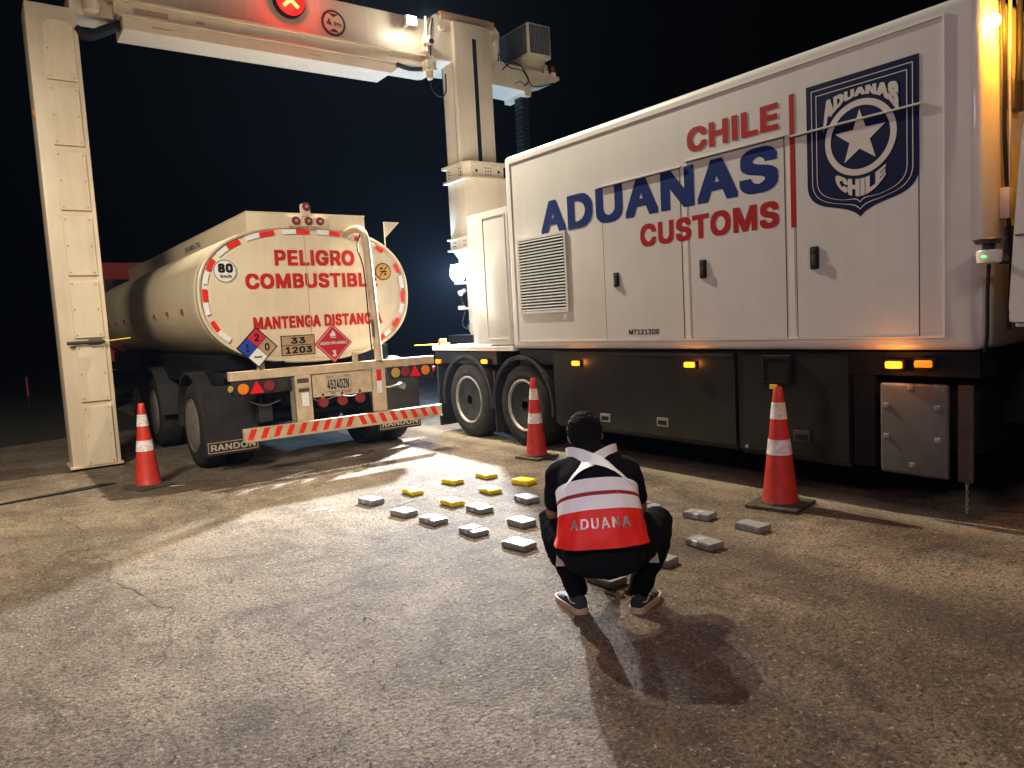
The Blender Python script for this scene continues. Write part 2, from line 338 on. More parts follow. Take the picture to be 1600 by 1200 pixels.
GLYPHS = {"A":[480,[[16,0,201,509,276,509,463,0,395,0,287,302,276,334,264,372,250,420,232,478,245,478,228,419,213,371,201,333,191,302,85,0],[110,142,110,199,370,199,370,142]]],"B":[456,[[60,0,60,509,241,509,289,504,329,491,359,469,381,442,394,410,398,374,395,344,387,320,373,301,356,286,336,275,315,267,315,262,339,257,363,245,385,227,402,203,414,173,418,136,413,100,400,67,377,39,344,18,301,4,247,0],[125,57,245,57,296,63,330,80,349,105,355,137,352,161,342,184,327,203,306,218,279,228,248,231,125,231],[125,285,238,285,265,288,288,296,308,309,323,326,333,348,336,372,330,403,313,429,283,446,240,452,125,452]]],"C":[510,[[267,-7,235,-5,205,1,177,11,150,25,126,42,104,63,86,88,70,115,57,146,48,179,42,215,40,254,42,293,48,329,57,362,70,393,86,421,104,445,126,466,150,484,177,498,205,508,235,514,267,516,305,513,340,504,373,490,402,471,427,447,448,418,463,385,473,348,408,348,401,373,389,395,375,413,357,428,337,440,315,449,292,454,267,456,223,450,184,432,150,403,125,364,109,314,103,254,109,194,125,145,151,105,184,76,223,59,267,53,292,55,315,60,337,69,357,81,375,96,389,114,401,136,408,160,473,160,463,124,448,91,428,62,402,38,373,19,341,5,305,-4]]],"D":[502,[[219,0,96,0,96,57,215,57,272,63,318,81,354,110,379,149,394,198,399,255,394,312,379,361,354,399,320,428,275,446,221,452,93,452,93,509,225,509,261,507,294,501,325,492,353,478,399,441,433,391,446,361,455,329,460,293,462,255,460,217,455,181,446,149,433,119,417,92,398,68,376,48,351,31,322,17,291,8,256,2],[125,509,125,0,60,0,60,509]]],"E":[419,[[60,0,60,509,372,509,372,452,125,452,125,286,355,286,355,229,125,229,125,57,375,57,375,0]]],"F":[410,[[60,0,60,509,369,509,369,452,125,452,125,278,346,278,346,221,125,221,125,0]]],"G":[520,[[269,-7,236,-5,205,1,176,11,149,25,125,43,104,64,85,88,69,116,57,146,47,179,42,215,40,254,42,293,47,329,57,362,69,393,85,421,103,445,125,466,149,484,175,498,203,508,233,514,265,516,304,513,340,504,374,489,403,469,429,445,449,416,465,384,474,349,408,349,399,372,387,393,373,411,356,427,337,439,315,448,291,454,265,456,222,450,183,432,150,404,125,364,109,314,103,254,109,194,125,145,151,105,184,76,224,59,269,53,309,57,345,71,374,93,396,123,410,160,415,202,434,199,283,199,283,256,478,256,478,200,471,141,451,91,419,50,377,19,326,0]]],"H":[517,[[60,0,60,509,125,509,125,289,392,289,392,509,457,509,457,0,392,0,392,232,125,232,125,0]]],"L":[393,[[60,0,60,509,125,509,125,57,361,57,361,0]]],"M":[628,[[60,0,60,509,152,509,277,187,287,159,299,123,311,84,322,49,307,49,318,83,330,121,342,158,352,187,476,509,568,509,568,0,504,0,504,291,504,327,505,369,506,413,507,457,513,457,505,433,498,409,482,363,467,322,456,291,342,0,286,0,170,291,159,321,145,361,129,408,112,457,119,457,120,416,121,372,122,328,122,291,122,0]]],"N":[523,[[60,0,60,509,136,509,343,183,352,169,363,151,375,130,388,107,401,82,414,55,405,54,402,81,401,108,400,134,399,157,399,195,399,509,463,509,463,0,387,0,202,290,177,331,164,354,148,381,108,452,119,454,122,384,124,328,125,291,125,0]]],"O":[533,[[267,-7,235,-5,205,1,177,11,150,25,126,42,105,63,86,88,70,115,57,146,48,179,42,215,40,254,42,293,48,329,57,362,70,393,86,421,105,445,126,466,150,484,177,498,205,508,235,514,267,516,299,514,329,508,357,498,384,484,408,466,429,445,448,421,464,393,477,362,486,329,491,293,493,254,491,215,486,179,477,146,464,115,448,88,429,63,408,42,384,25,357,11,329,1,299,-5],[267,53,310,59,349,76,383,105,408,144,425,194,430,254,425,314,408,365,383,404,349,433,310,450,267,456,223,450,184,433,151,404,125,364,109,314,103,254,109,194,125,144,151,105,184,76,223,59]]],"P":[445,[[60,0,60,509,235,509,289,503,332,487,366,462,390,430,404,391,409,348,404,304,390,265,366,233,332,207,289,191,235,186,109,186,109,242,233,242,269,246,297,256,318,272,333,294,342,319,344,348,342,376,333,402,318,423,297,439,268,449,232,452,125,452,125,0]]],"Q":[533,[[245,159,313,159,369,85,384,65,468,-48,401,-48,346,27,331,46],[267,-7,235,-5,205,1,177,11,150,25,126,42,105,63,86,88,70,115,57,146,48,179,42,215,40,254,42,293,48,329,57,362,70,393,86,421,105,445,126,466,150,484,177,498,205,508,235,514,267,516,299,514,329,508,357,498,384,484,408,466,429,445,448,421,464,393,477,362,486,329,491,293,493,254,491,215,486,179,477,146,464,115,448,88,429,63,408,42,384,25,357,11,329,1,299,-5],[267,53,310,59,349,76,383,105,408,144,425,194,430,254,425,314,408,365,383,404,349,433,310,450,267,456,223,450,184,433,151,404,125,364,109,314,103,254,109,194,125,144,151,105,184,76,223,59]]],"R":[449,[[60,0,60,509,236,509,290,504,333,489,367,465,390,433,405,395,409,352,405,309,390,271,367,240,333,217,289,203,236,198,96,198,96,255,234,255,269,258,298,267,319,281,334,300,342,324,345,352,342,380,334,405,319,425,298,440,269,449,233,452,125,452,125,0],[353,0,230,229,303,229,428,0]]],"S":[447,[[224,-9,172,-4,128,9,91,31,64,60,46,96,38,137,104,137,110,110,123,88,142,71,166,59,194,52,224,49,257,52,286,60,311,74,329,92,341,114,346,139,342,161,332,179,316,193,296,205,272,214,245,222,184,239,128,260,86,289,60,326,52,372,58,413,75,448,102,476,138,498,180,511,227,516,275,511,316,498,351,476,377,449,394,415,401,378,337,378,326,412,302,437,267,453,225,459,194,456,167,448,145,435,129,418,118,398,115,376,119,352,131,334,148,319,169,308,191,300,212,293,264,279,287,272,312,264,336,252,359,238,379,220,395,198,405,171,408,139,403,99,386,64,360,34,323,11,278,-4]]],"T":[449,[[32,452,32,509,417,509,417,452,257,452,257,0,193,0,193,452]]],"U":[517,[[259,-8,203,-2,154,15,114,43,85,80,66,124,60,173,60,509,124,509,124,178,128,144,141,113,160,87,187,68,220,56,259,52,298,56,331,68,357,87,377,113,389,144,393,178,393,509,457,509,457,173,451,124,433,80,403,43,363,15,315,-2]]],"V":[480,[[204,0,16,509,84,509,192,206,203,176,215,137,230,89,248,31,235,31,252,90,267,138,279,176,290,206,395,509,463,509,278,0]]],"Z":[438,[[42,0,42,46,273,385,289,408,306,431,323,453,341,476,348,454,317,453,285,452,254,452,223,452,40,452,40,509,397,509,397,462,169,129,152,105,134,81,97,33,90,54,121,56,152,57,183,57,214,57,399,57,399,0]]],"0":[453,[[227,-7,174,1,130,24,95,62,69,113,60,144,53,178,49,214,48,254,49,294,53,330,60,364,69,395,95,447,130,484,174,508,227,516,279,508,323,484,358,447,384,395,393,364,400,330,404,294,405,254,404,214,400,178,393,144,384,113,359,62,323,24,279,1],[227,50,261,56,290,74,313,103,330,144,340,194,344,254,340,314,330,365,313,405,290,435,261,453,227,460,192,453,163,435,140,405,123,365,113,314,109,254,113,194,123,144,140,103,163,74,192,56]]],"1":[453,[[76,0,76,55,391,55,391,0],[276,509,276,0,212,0,212,448,209,448,86,358,86,427,198,509]]],"2":[453,[[64,0,64,47,234,229,261,257,282,282,299,305,311,327,318,348,320,371,317,397,308,419,293,436,273,449,250,457,224,460,196,457,172,447,153,433,139,413,130,390,127,362,66,362,71,405,86,442,111,473,143,496,182,511,225,516,268,511,306,497,337,474,361,445,376,411,381,372,378,345,371,318,357,290,336,259,306,223,267,180,153,60,153,57,389,57,389,0]]],"3":[453,[[218,-7,173,-3,133,10,98,30,70,57,52,91,44,132,109,132,115,107,126,87,144,71,165,59,191,52,219,50,248,53,275,61,297,74,315,93,325,116,329,145,326,172,316,196,299,217,275,234,242,244,201,248,157,248,157,299,288,448,288,452,70,452,70,509,372,509,372,461,211,278,211,289,264,288,308,276,344,253,371,222,387,186,393,145,387,103,370,66,344,36,309,12,266,-2]]],"4":[453,[[40,105,40,158,247,509,311,509,109,166,109,163,413,163,413,105],[282,0,282,121,282,146,282,318,343,318,343,0]]],"5":[453,[[221,-7,178,-2,140,11,108,32,83,60,66,93,60,130,122,130,127,108,138,89,154,73,173,60,196,52,221,50,250,53,276,64,298,82,314,104,324,131,328,162,324,193,314,221,297,244,275,262,248,273,218,277,192,275,167,268,145,258,128,246,67,253,96,509,366,509,366,452,151,452,134,301,136,301,155,315,178,325,203,331,229,334,263,330,294,321,321,306,345,285,364,260,379,231,388,199,391,163,385,117,369,76,343,41,309,15,268,-1]]],"6":[453,[[226,-7,182,-1,142,15,109,40,84,74,69,115,64,162,68,199,80,239,102,285,137,340,252,509,322,509,151,261,145,261,154,275,165,288,179,299,196,307,214,312,235,314,278,309,316,295,346,271,370,240,384,201,389,157,384,112,368,73,343,39,310,14,271,-2],[226,48,254,52,279,63,299,79,314,101,324,128,327,157,324,187,314,213,299,235,279,251,254,262,226,265,198,262,174,252,153,235,138,214,128,188,125,158,128,128,138,102,153,79,174,63,198,52]]],"7":[453,[[97,0,323,448,323,452,62,452,62,509,391,509,391,449,165,0]]],"8":[453,[[226,-7,178,-2,136,11,101,33,74,62,57,96,52,135,55,166,65,195,81,220,101,241,125,256,153,265,153,267,119,282,93,308,76,342,70,380,75,417,90,450,114,477,146,498,184,511,226,516,269,511,306,498,337,477,361,450,377,417,382,380,376,342,359,308,333,282,300,267,300,265,327,256,351,241,372,220,387,195,397,166,401,135,395,96,378,62,352,33,317,11,275,-2],[226,49,258,52,285,60,307,74,323,91,333,113,337,139,333,165,322,189,305,208,283,223,256,232,226,235,196,232,169,223,147,208,130,189,119,165,115,139,119,113,129,91,145,74,167,60,195,52],[226,290,252,292,274,300,293,313,307,330,316,351,319,376,316,399,308,420,294,437,275,449,252,457,226,460,200,457,177,449,159,437,145,420,136,399,133,376,136,351,145,330,159,313,178,300,201,292]]],"9":[453,[[226,516,271,510,310,494,343,468,368,434,384,393,389,347,385,309,373,270,350,224,315,168,200,0,130,0,301,248,307,248,299,234,287,221,273,210,257,202,238,196,218,195,175,199,137,214,106,237,83,269,68,307,64,352,69,397,85,436,110,469,143,494,182,510],[226,460,199,457,174,446,154,429,138,407,129,381,125,352,129,322,138,295,154,274,174,257,199,247,226,243,254,247,279,257,299,273,314,295,324,321,327,350,324,381,314,407,299,429,279,446,254,457]]],"K":[467,[[104,145,104,216,122,239,139,261,157,282,174,303,193,324,212,344,364,509,448,509,231,276,228,276],[60,0,60,509,125,509,125,334,124,225,125,193,125,0],[372,0,188,259,228,309,449,0]]],"m":[610,[[53,0,53,379,112,379,112,295,108,295,118,323,132,346,151,363,172,376,195,384,219,386,257,380,287,361,309,331,321,295,312,295,322,321,337,343,357,361,381,375,407,383,437,386,468,383,497,372,522,354,541,328,553,296,557,255,557,0,496,0,496,254,490,289,473,313,447,326,419,330,395,328,374,320,358,307,345,290,338,270,335,247,335,0,274,0,274,260,269,288,253,311,229,326,199,330,178,328,158,320,140,307,126,289,117,266,114,238,114,0]]],"h":[410,[[114,227,114,0,53,0,53,509,114,509,114,287,102,287,124,332,152,362,187,379,227,384,264,380,295,369,321,349,341,321,353,285,357,240,357,0,296,0,296,235,290,275,273,304,246,323,210,329,184,326,161,317,141,303,126,283,117,257]]],"/":[249,[[235,533,71,-76,14,-76,178,533]]],".":[188,[[95,-4,78,-1,63,9,53,24,50,41,53,59,63,73,78,83,95,87,113,83,128,73,138,59,141,41,138,24,128,9,113,-1]]],"I":[185,[[60,0,125,0,125,509,60,509]]]," ":[188,[]]}
def fill(contours):
    """union of closed outlines (non-zero winding) as trapezoids"""
    E_ = []; ys = set()
    for c in contours:
        P = [(c[i], c[i+1]) for i in range(0, len(c), 2)]
        for a, b in zip(P, P[1:]+P[:1]):
            ys.add(a[1])
            if a[1] != b[1]: E_.append((a, b))
    for i in range(len(E_)):                      # crossings between outlines
        (ax, ay), (bx, by) = E_[i]
        for (cx_, cy), (dx, dy) in E_[i+1:]:
            dd = (bx-ax)*(dy-cy)-(by-ay)*(dx-cx_)
            if abs(dd) < 1e-9: continue
            t = ((cx_-ax)*(dy-cy)-(cy-ay)*(dx-cx_))/dd; u = ((cx_-ax)*(by-ay)-(cy-ay)*(bx-ax))/dd
            if 0 < t < 1 and 0 < u < 1: ys.add(round(ay+(by-ay)*t, 2))
    ys = sorted(ys); V = []; F = []
    for y0, y1 in zip(ys, ys[1:]):
        if y1-y0 < .5: continue
        ym = (y0+y1)/2; X = []
        for (ax, ay), (bx, by) in E_:
            if (ay-ym)*(by-ym) < 0:
                g_ = lambda y: ax+(bx-ax)*(y-ay)/(by-ay)
                X.append((g_(ym), g_(y0), g_(y1), 1 if by > ay else -1))
        X.sort(); wn = 0; st_ = None
        for q in X:
            if wn == 0: st_ = q
            wn += q[3]
            if wn == 0:
                o = len(V); V += [(st_[1], y0), (q[1], y0), (q[2], y1), (st_[2], y1)]; F.append((o, o+1, o+2, o+3))
    return V, F
FILLED = {}
def text(name, body, mt, parent, fn, bold=0.0, space=0.0):
    """lettering built from glyph outlines (advance, contours), thickened by stacking shifted copies 0.1 mm apart"""
    pts = []; tris = []; x = 0
    for ch in body:
        adv, cs_ = GLYPHS[ch]; o = len(pts)
        if ch not in FILLED: FILLED[ch] = fill(cs_)
        V, F = FILLED[ch]
        pts += [(x+a_, b_) for a_, b_ in V]; tris += [tuple(i+o for i in f) for f in F]
        x += adv + bold*1000*.9 + space*1000
    r = bold*1000; sh = [(0, 0)] if not bold else [(0, 0)]+[(r*i, r*.8*j) for i in (-1, 0, 1) for j in (-1, 0, 1) if i or j]
    x0 = min(p[0] for p in pts)-r; x1 = max(p[0] for p in pts)+r; y0 = min(p[1] for p in pts)-r*.8; y1 = max(p[1] for p in pts)+r*.8
    vs = []; fs = []; A = Vector(fn(0, 0)); nrm = (Vector(fn(1, 0))-A).cross(Vector(fn(0, 1))-A).normalized()
    for k, (dx, dy) in enumerate(sh):
        o = len(vs); vs += [Vector(fn((p[0]+dx-x0)/(x1-x0), (p[1]+dy-y0)/(y1-y0)))+nrm*(.0001*k) for p in pts]; fs += [tuple(i+o for i in t) for t in tris]
    me = bpy.data.meshes.new(name); me.from_pydata(vs, [], fs)
    return link(name, me, mt, parent)
def side(Y0, Y1, z0, z1, X): return lambda u, v: (X, Y0+(Y1-Y0)*u, z0+(z1-z0)*v)
def rear(X0, X1, z0, z1, Y): return lambda u, v: (X0+(X1-X0)*u, Y, z0+(z1-z0)*v)
def poly(name, pts, mt, parent=None):
    bm = bmesh.new(); bm.faces.new([bm.verts.new(p) for p in pts])
    me = bpy.data.meshes.new(name); bm.to_mesh(me); bm.free(); return link(name, me, mt, parent)
def struct(o): o['kind'] = 'structure'; return o

# ------------------------------------------------------------------ setting
bm = bmesh.new()
bmesh.ops.create_grid(bm, x_segments=2, y_segments=2, size=150)
me = bpy.data.meshes.new('ground'); bm.to_mesh(me); bm.free()
g = struct(link('ground', me, 'ground')); g.location = (0, 60, 0)
b = MB(); rv = random.Random(2); vg_ = [b.bm.verts.new((2.4, 13.9, .005))]
for k in range(40): vg_.append(b.bm.verts.new((2.4-k*1.2, 13.75+rv.uniform(-.25, .25)+k*.02, .005)))
vg_ += [b.bm.verts.new((-60, 200, .005)), b.bm.verts.new((140, 200, .005)), b.bm.verts.new((140, 26, .005)), b.bm.verts.new((2.4, 26, .005))]
b.bm.faces.new(vg_); struct(b.build('unlit_ground', mat('unlit_dark', (.03, .026, .022), .95, var=.5, vscale=1.5)))  # dark sheet: paints the ground past the lamps' reach as unlit
PO = thing('marker_post', 'small orange reflector post far off in the dark on the left', 'marker post', (.77, 18.0, 0))
b = MB(); b.cyl((.77, 18, 0), (.77, 18, .92), .018); b.build('post', 'rubber', PO)
b = MB(); b.cyl((.77, 18, .50), (.77, 18, .88), .022); b.build('reflector', 'lens_red', PO)
# long crack across the paving (a dark, irregular slit)
ck = MB(); rnd = random.Random(3)
cp = [(.42, 8.55), (.50, 8.2), (.47, 7.6), (.55, 6.9), (.53, 6.25), (.60, 5.8), (.57, 5.3), (.66, 5.0), (.72, 4.65), (.76, 4.5), (.68, 4.25), (.66, 4.0), (.55, 3.75)]
P = catmull([Vector((a, b, .004)) for a, b in cp], 14)
rows = []
for i, p in enumerate(P):
    p = p + Vector((noise.noise(p*9)*.05, noise.noise(p*9+Vector((5, 5, 5)))*.03, 0))
    wd = (.003 + .008*max(0, noise.noise(p*5+Vector((0, 9, 2)))+.25)) * (1 if i < len(P)*.7 else .8)
    rows.append((ck.bm.verts.new(p-Vector((wd, 0, 0))), ck.bm.verts.new(p+Vector((wd*1.2, 0, 0)))))
for i in range(len(rows)-1):
    if rnd.random() < .9: ck.bm.faces.new((rows[i][0], rows[i][1], rows[i+1][1], rows[i+1][0]))
struct(ck.build('pavement_crack', 'grime'))
# loose grit lying on the paving
gr = MB(); rnd = random.Random(11)
for i in range(7000):
    d = 1.3+8.5*rnd.random()**1.2; a = psi + R(rnd.uniform(-42, 42)); x, y = d*math.sin(a), d*math.cos(a)
    if x > 5.3 or noise.noise(Vector((x*.9, y*.9, 3))) < rnd.uniform(-.6, .15): continue
    s = rnd.uniform(.0016, .0045)*(1+1.4*rnd.random()**7); z = s*.35
    q = [gr.bm.verts.new((x+s*dx*rnd.uniform(.6, 1.4), y+s*dy*rnd.uniform(.6, 1.4), z+s*dz*rnd.uniform(.5, 1.1))) for dx, dy, dz in ((1, 0, 0), (-.5, .9, 0), (-.6, -.8, 0), (0, 0, 1))]
    for f in ((0, 1, 3), (1, 2, 3), (2, 0, 3), (0, 2, 1)): gr.bm.faces.new([q[k] for k in f])
tag(gr.build('loose_grit', mat('grit', (.34, .28, .21), .9, var=.8, vscale=6)), kind='stuff')
# white scraps and smudges stuck to the paving
def splat(cx, cy, rx, ry, seed, rot=0, z=.004):
    b = MB(); n = 22; vs = []
    for k in range(n):
        a = 2*math.pi*k/n; rr = 1+.55*noise.noise(Vector((math.cos(a)*1.7+seed, math.sin(a)*1.7, seed*3.1)))
        x, y = rx*rr*math.cos(a), ry*rr*math.sin(a)
        vs.append(b.bm.verts.new((cx+x*math.cos(rot)-y*math.sin(rot), cy+x*math.sin(rot)+y*math.cos(rot), z)))
    b.bm.faces.new(vs); return b
for i, (x, y, a, b_, r_) in enumerate([(1.55, 8.22, .10, .018, -.6), (2.27, 6.05, .06, .02, -.4), (2.32, 5.95, .035, .015, .3), (3.03, 6.32, .05, .012, 0)]):
    struct(splat(x, y, a, b_, i+1, r_).build('paint_smudge', 'scrap_white'))
for i, (x, y, a, b_, r_) in enumerate([(2.93, 5.72, .12, .022, .5), (3.35, 5.1, .05, .02, .2)]):
    struct(splat(x, y, a, b_, i+9, r_).build('oil_stain', 'grime'))

# flat black strip shaped as a cast shadow streak, left of the tanker
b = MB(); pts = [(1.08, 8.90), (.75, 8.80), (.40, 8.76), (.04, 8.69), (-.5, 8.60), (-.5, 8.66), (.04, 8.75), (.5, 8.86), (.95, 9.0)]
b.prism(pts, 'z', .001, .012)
tag(b.build('shadow_strip', 'rubber'), 'black strip standing in for a shadow streak in front of the gantry column', 'shadow strip')

# ------------------------------------------------------------------ scanner truck
XS = 5.2
T = thing('scanner_truck', 'white customs scanner truck with blue ADUANAS lettering and open doors panelled body', 'truck', (XS+1.25, 4.6, 0))
T['label'] = 'big white customs scanner truck with blue ADUANAS lettering and shield emblem on its side'
b = MB(); b.box((XS, 2.08, 1.18), (7.75, 7.17, 3.42), .06, 4)
b.build('body_box', 'truck_white', T, smooth=40)
# raised edge frame round the side panel
def frame_strip(b, X, Y0, Y1, z0, z1, wd, t):
    b.box((X-t, Y0, z0), (X+.002, Y0+wd, z1)); b.box((X-t, Y1-wd, z0), (X+.002, Y1, z1))
    b.box((X-t, Y0+wd, z0), (X+.002, Y1-wd, z0+wd)); b.box((X-t, Y0+wd, z1-wd), (X+.002, Y1-wd, z1))
b = MB(); frame_strip(b, XS, 2.29, 7.06, 1.265, 3.335, .012, .010); b.build('panel_edge', 'truck_trim', T)
doors = [(4.52, 5.53, 1.28, 2.785), (3.47, 4.42, 1.28, 2.82), (2.46, 3.37, 1.28, 2.80)]
for (y0, y1, z0, z1) in doors:
    d = MB().box((XS-.002, y0, z0), (XS+.01, y1, z1)).build('door', 'truck_white', T)
    b = MB(); frame_strip(b, XS, y0-.008, y1+.008, z0-.008, z1+.008, .008, .0012); b.build('door_gap', 'dark_seam', d)
    b = MB(); b.box((XS-.022, y0-.03, z1+.008), (XS, y1+.03, z1+.022), .004); b.build('rain_lip', 'truck_white', d)
for y in (4.47, 3.42):
    MB().box((XS-.0022, y-.025, 1.285), (XS+.002, y+.025, 2.80)).build('door_post', 'truck_trim', T)
for (hy, hz, h) in [(5.36, 1.87, .14), (4.28, 1.885, .16), (3.22, 1.88, .17)]:
    b = MB(); b.box((XS-.014, hy-.035, hz-h/2), (XS, hy+.035, hz+h/2), .012, 2); hh = b.build('door_handle', 'black_ink', T, smooth=40)
    b = MB(); b.box((XS-.026, hy-.018, hz-h*.34), (XS-.012, hy+.018, hz+h*.12), .006, 2); b.cyl((XS-.02, hy, hz+h*.32), (XS-.012, hy, hz+h*.32), .010); b.build('latch', 'metal_dark', hh, smooth=40)
# ventilation grille
vg = MB(); y0, y1, z0, z1 = 6.10, 6.97, 1.585, 2.45
for a, c in (((XS-.02, y0, z0), (XS, y0+.03, z1)), ((XS-.02, y1-.03, z0), (XS, y1, z1)), ((XS-.02, y0+.03, z0), (XS, y1-.03, z0+.03)), ((XS-.02, y0+.03, z1-.03), (XS, y1-.03, z1))): vg.box(a, c)
vgo = vg.build('vent_grille', 'truck_white', T)
MB().box((XS-.003, y0+.03, z0+.03), (XS, y1-.03, z1-.03)).build('vent_backing', 'chassis_black', vgo)
b = MB(); n = 24
for i in range(n):
    z = z0+.045+(z1-z0-.09)*i/(n-1)
    b.prism([(XS-.022, z-.010), (XS-.004, z+.004), (XS-.004, z+.009), (XS-.022, z-.003)], 'y', y0+.03, y1-.03)
b.build('slats', 'vent_slat', vgo)
# lettering
tx = XS-.0030
text('lettering_chile', 'CHILE', 'red_letter', T, side(4.42, 3.51, 2.90, 3.105, tx), .036)
text('lettering_aduanas', 'ADUANAS', 'blue_letter', T, side(6.52, 3.52, 2.44, 2.80, tx), .036)
text('lettering_customs', 'CUSTOMS', 'red_letter', T, side(5.02, 3.52, 2.15, 2.36, tx), .036)
text('registration_text', 'MT1213DE', 'black_ink', T, side(5.22, 4.82, 1.325, 1.375, tx), .025)
MB().box((tx-.0006, 3.375, 2.13), (tx+.002, 3.415, 3.13)).build('red_bar', 'red_letter', T)
# shield emblem
def shield(w_, ztop, zc, ztip, yc, X):
    pts = []; h = w_/2
    P = [(-h, ztop), (h, ztop), (h, zc)]
    def bez(a, b_, c, d, n=10):
        return [tuple(((1-t)**3)*a[i]+3*((1-t)**2)*t*b_[i]+3*(1-t)*t*t*c[i]+t**3*d[i] for i in range(2)) for t in [k/n for k in range(1, n+1)]]
    zs = zc-.16*(w_/.82)
    P += bez((h, zc), (h, zs+.02), (h*.72, zs-.01), (h*.50, zs-.03))
    P += bez((h*.50, zs-.03), (h*.25, zs-.055), (h*.10, ztip+.05), (0, ztip))
    L = [(-x, z) for x, z in P[::-1] if x > 1e-6][:-1]
    L = [(-x, z) for x, z in P[2:][::-1] if x > 1e-6]
    return [(X, yc-x, z) for x, z in P+L]
yc = 2.86
E_ = poly('shield_emblem', shield(.82, 3.14, 2.42, 2.135, yc, tx), 'navy', T)
for k, (ww, zt, zc_, zb) in enumerate([(.74, 3.10, 2.43, 2.185), (.665, 3.06, 2.44, 2.235)]):
    A = [Vector(p) for p in shield(ww, zt, zc_, zb, yc, tx-.0015)]; Bv = [Vector(p) for p in shield(ww-.012, zt-.006, zc_, zb+.008, yc, tx-.0015)]
    b = MB(); va = [b.bm.verts.new(p) for p in A]; vb = [b.bm.verts.new(p) for p in Bv]
    for i in range(len(va)):
        j = (i+1) % len(va); b.bm.faces.new((va[i], va[j], vb[j], vb[i]))
    b.build('emblem_outline', 'emblem_white', E_)
zr = 2.69; ro, ri = .262, .218
b = MB(); n = 64; va = [b.bm.verts.new((tx-.0015, yc+ro*math.cos(2*math.pi*k/n), zr+ro*math.sin(2*math.pi*k/n))) for k in range(n)]
vb = [b.bm.verts.new((tx-.0015, yc+ri*math.cos(2*math.pi*k/n), zr+ri*math.sin(2*math.pi*k/n))) for k in range(n)]
for i in range(n): b.bm.faces.new((va[i], va[(i+1) % n], vb[(i+1) % n], vb[i]))
b.build('emblem_ring', 'emblem_white', E_)
st = []
for k in range(10):
    r = .195 if k % 2 == 0 else .078; a = math.pi/2+k*math.pi/5; st.append((tx-.0015, yc-r*math.cos(a), zr+r*math.sin(a)))
poly('emblem_star', st, 'emblem_white', E_)
def arch_top(u, v):
    x = -.275+.55*u; dz = math.sqrt(max(0, .288**2-x*x)) if abs(x) < .288 else 0
    low = zr+dz if abs(x) > .0 else zr+.288
    low = min(low, zr+.288); low = max(low, zr+.09)
    top = 3.035 - .035*(abs(x)/.275)**2
    return (tx-.0015, yc-x, low+(top-low)*v)
text('emblem_text_aduanas', 'ADUANAS', 'emblem_white', E_, arch_top, .062, -.02)
def arch_bot(u, v):
    x = -.185+.37*u; top = zr-math.sqrt(max(0, .285**2-x*x)); low = top-.125+(.05*(abs(x)/.185)**2)
    return (tx-.0015, yc-x, low+(top-low)*v)
text('emblem_text_chile', 'CHILE', 'emblem_white', E_, arch_bot, .062, -.02)
# rear cabinet
b = MB(); b.box((XS+.02, 7.19, 1.23), (7.5, 8.06, 2.87), .015); cb = b.build('rear_cabinet', 'truck_white', T, smooth=40)
b = MB(); frame_strip(b, XS+.02, 7.24, 7.72, 1.30, 2.80, .012, .008); b.build('cabinet_door_edge', 'truck_trim', cb)
# deck edge and chassis
b = MB(); b.box((XS-.01, 7.16, 1.155), (7.75, 9.10, 1.215), .006)
dk = b.build('rear_deck', 'truck_trim', T)
for i in range(38):
    y = 7.25+i*.048; MB().cyl((XS-.012, y, 1.185), (XS-.008, y, 1.185), .009, seg=8).build('deck_hole', 'dark_seam', dk)
b = MB(); b.box((XS+.02, 7.56, .98), (7.7, 9.08, 1.15)); b.box((5.9, -1, .62), (7.1, 9.0, .98)); b.box((XS+.04, 2.1, 1.0), (7.7, 7.1, 1.165))
b.build('chassis', 'chassis_black', T)
# mudguards, wheels
def wheel(parent, X, Y, r=.5, name='wheel', wd=.30, face=-1, rim='rim_steel', dish=True):
    wv = MB(); s = face
    prof = [(0.02, .30*r/.5), (0.0, .33*r/.5), (-.004, .40*r/.5), (.010, .46*r/.5), (.035, .488*r/.5), (.07, .5*r/.5), (wd-.07, .5*r/.5), (wd-.03, .485*r/.5), (wd, .40*r/.5), (wd, .30*r/.5)]
    wv.lathe([(h*(-s), q) for h, q in prof], (X, Y, r), 'x', 56)
    wo = wv.build(name, 'tyre', parent, smooth=35)
    rv = MB(); k = r/.5
    if dish: pr = [(.025, .315*k), (.0, .318*k), (-.006, .300*k), (.004, .288*k), (.05, .272*k), (.12, .258*k), (.135, .20*k), (.09, .12*k), (.085, .10*k), (.03, .09*k), (.02, .06*k), (.02, .001)]
    else: pr = [(.02, .318*k), (-.004, .31*k), (.008, .285*k), (-.012, .24*k), (-.026, .12*k), (-.03, .001)]
    rv.lathe([(h*(-s), q) for h, q in pr], (X, Y, r), 'x', 48); ro_ = rv.build('rim', rim, wo, smooth=35)
    if dish:
        for i in range(10):
            a = i*math.pi/5+.2; MB().cyl((X-s*.125, Y+.228*k*math.cos(a), r+.228*k*math.sin(a)), (X-s*.10, Y+.228*k*math.cos(a), r+.228*k*math.sin(a)), .031*k, seg=14).build('vent_hole', 'chassis_black', ro_)
        for i in range(10):
            a = i*math.pi/5; MB().cyl((X-s*.10, Y+.135*k*math.cos(a), r+.135*k*math.sin(a)), (X-s*.065, Y+.135*k*math.cos(a), r+.135*k*math.sin(a)), .013*k, seg=6).build('wheel_nut', 'metal_dark', ro_)
    return wo
for y in (8.27, 7.05):
    wheel(T, XS+.02, y, .5)
    wheel(T, 7.35, y, .5)
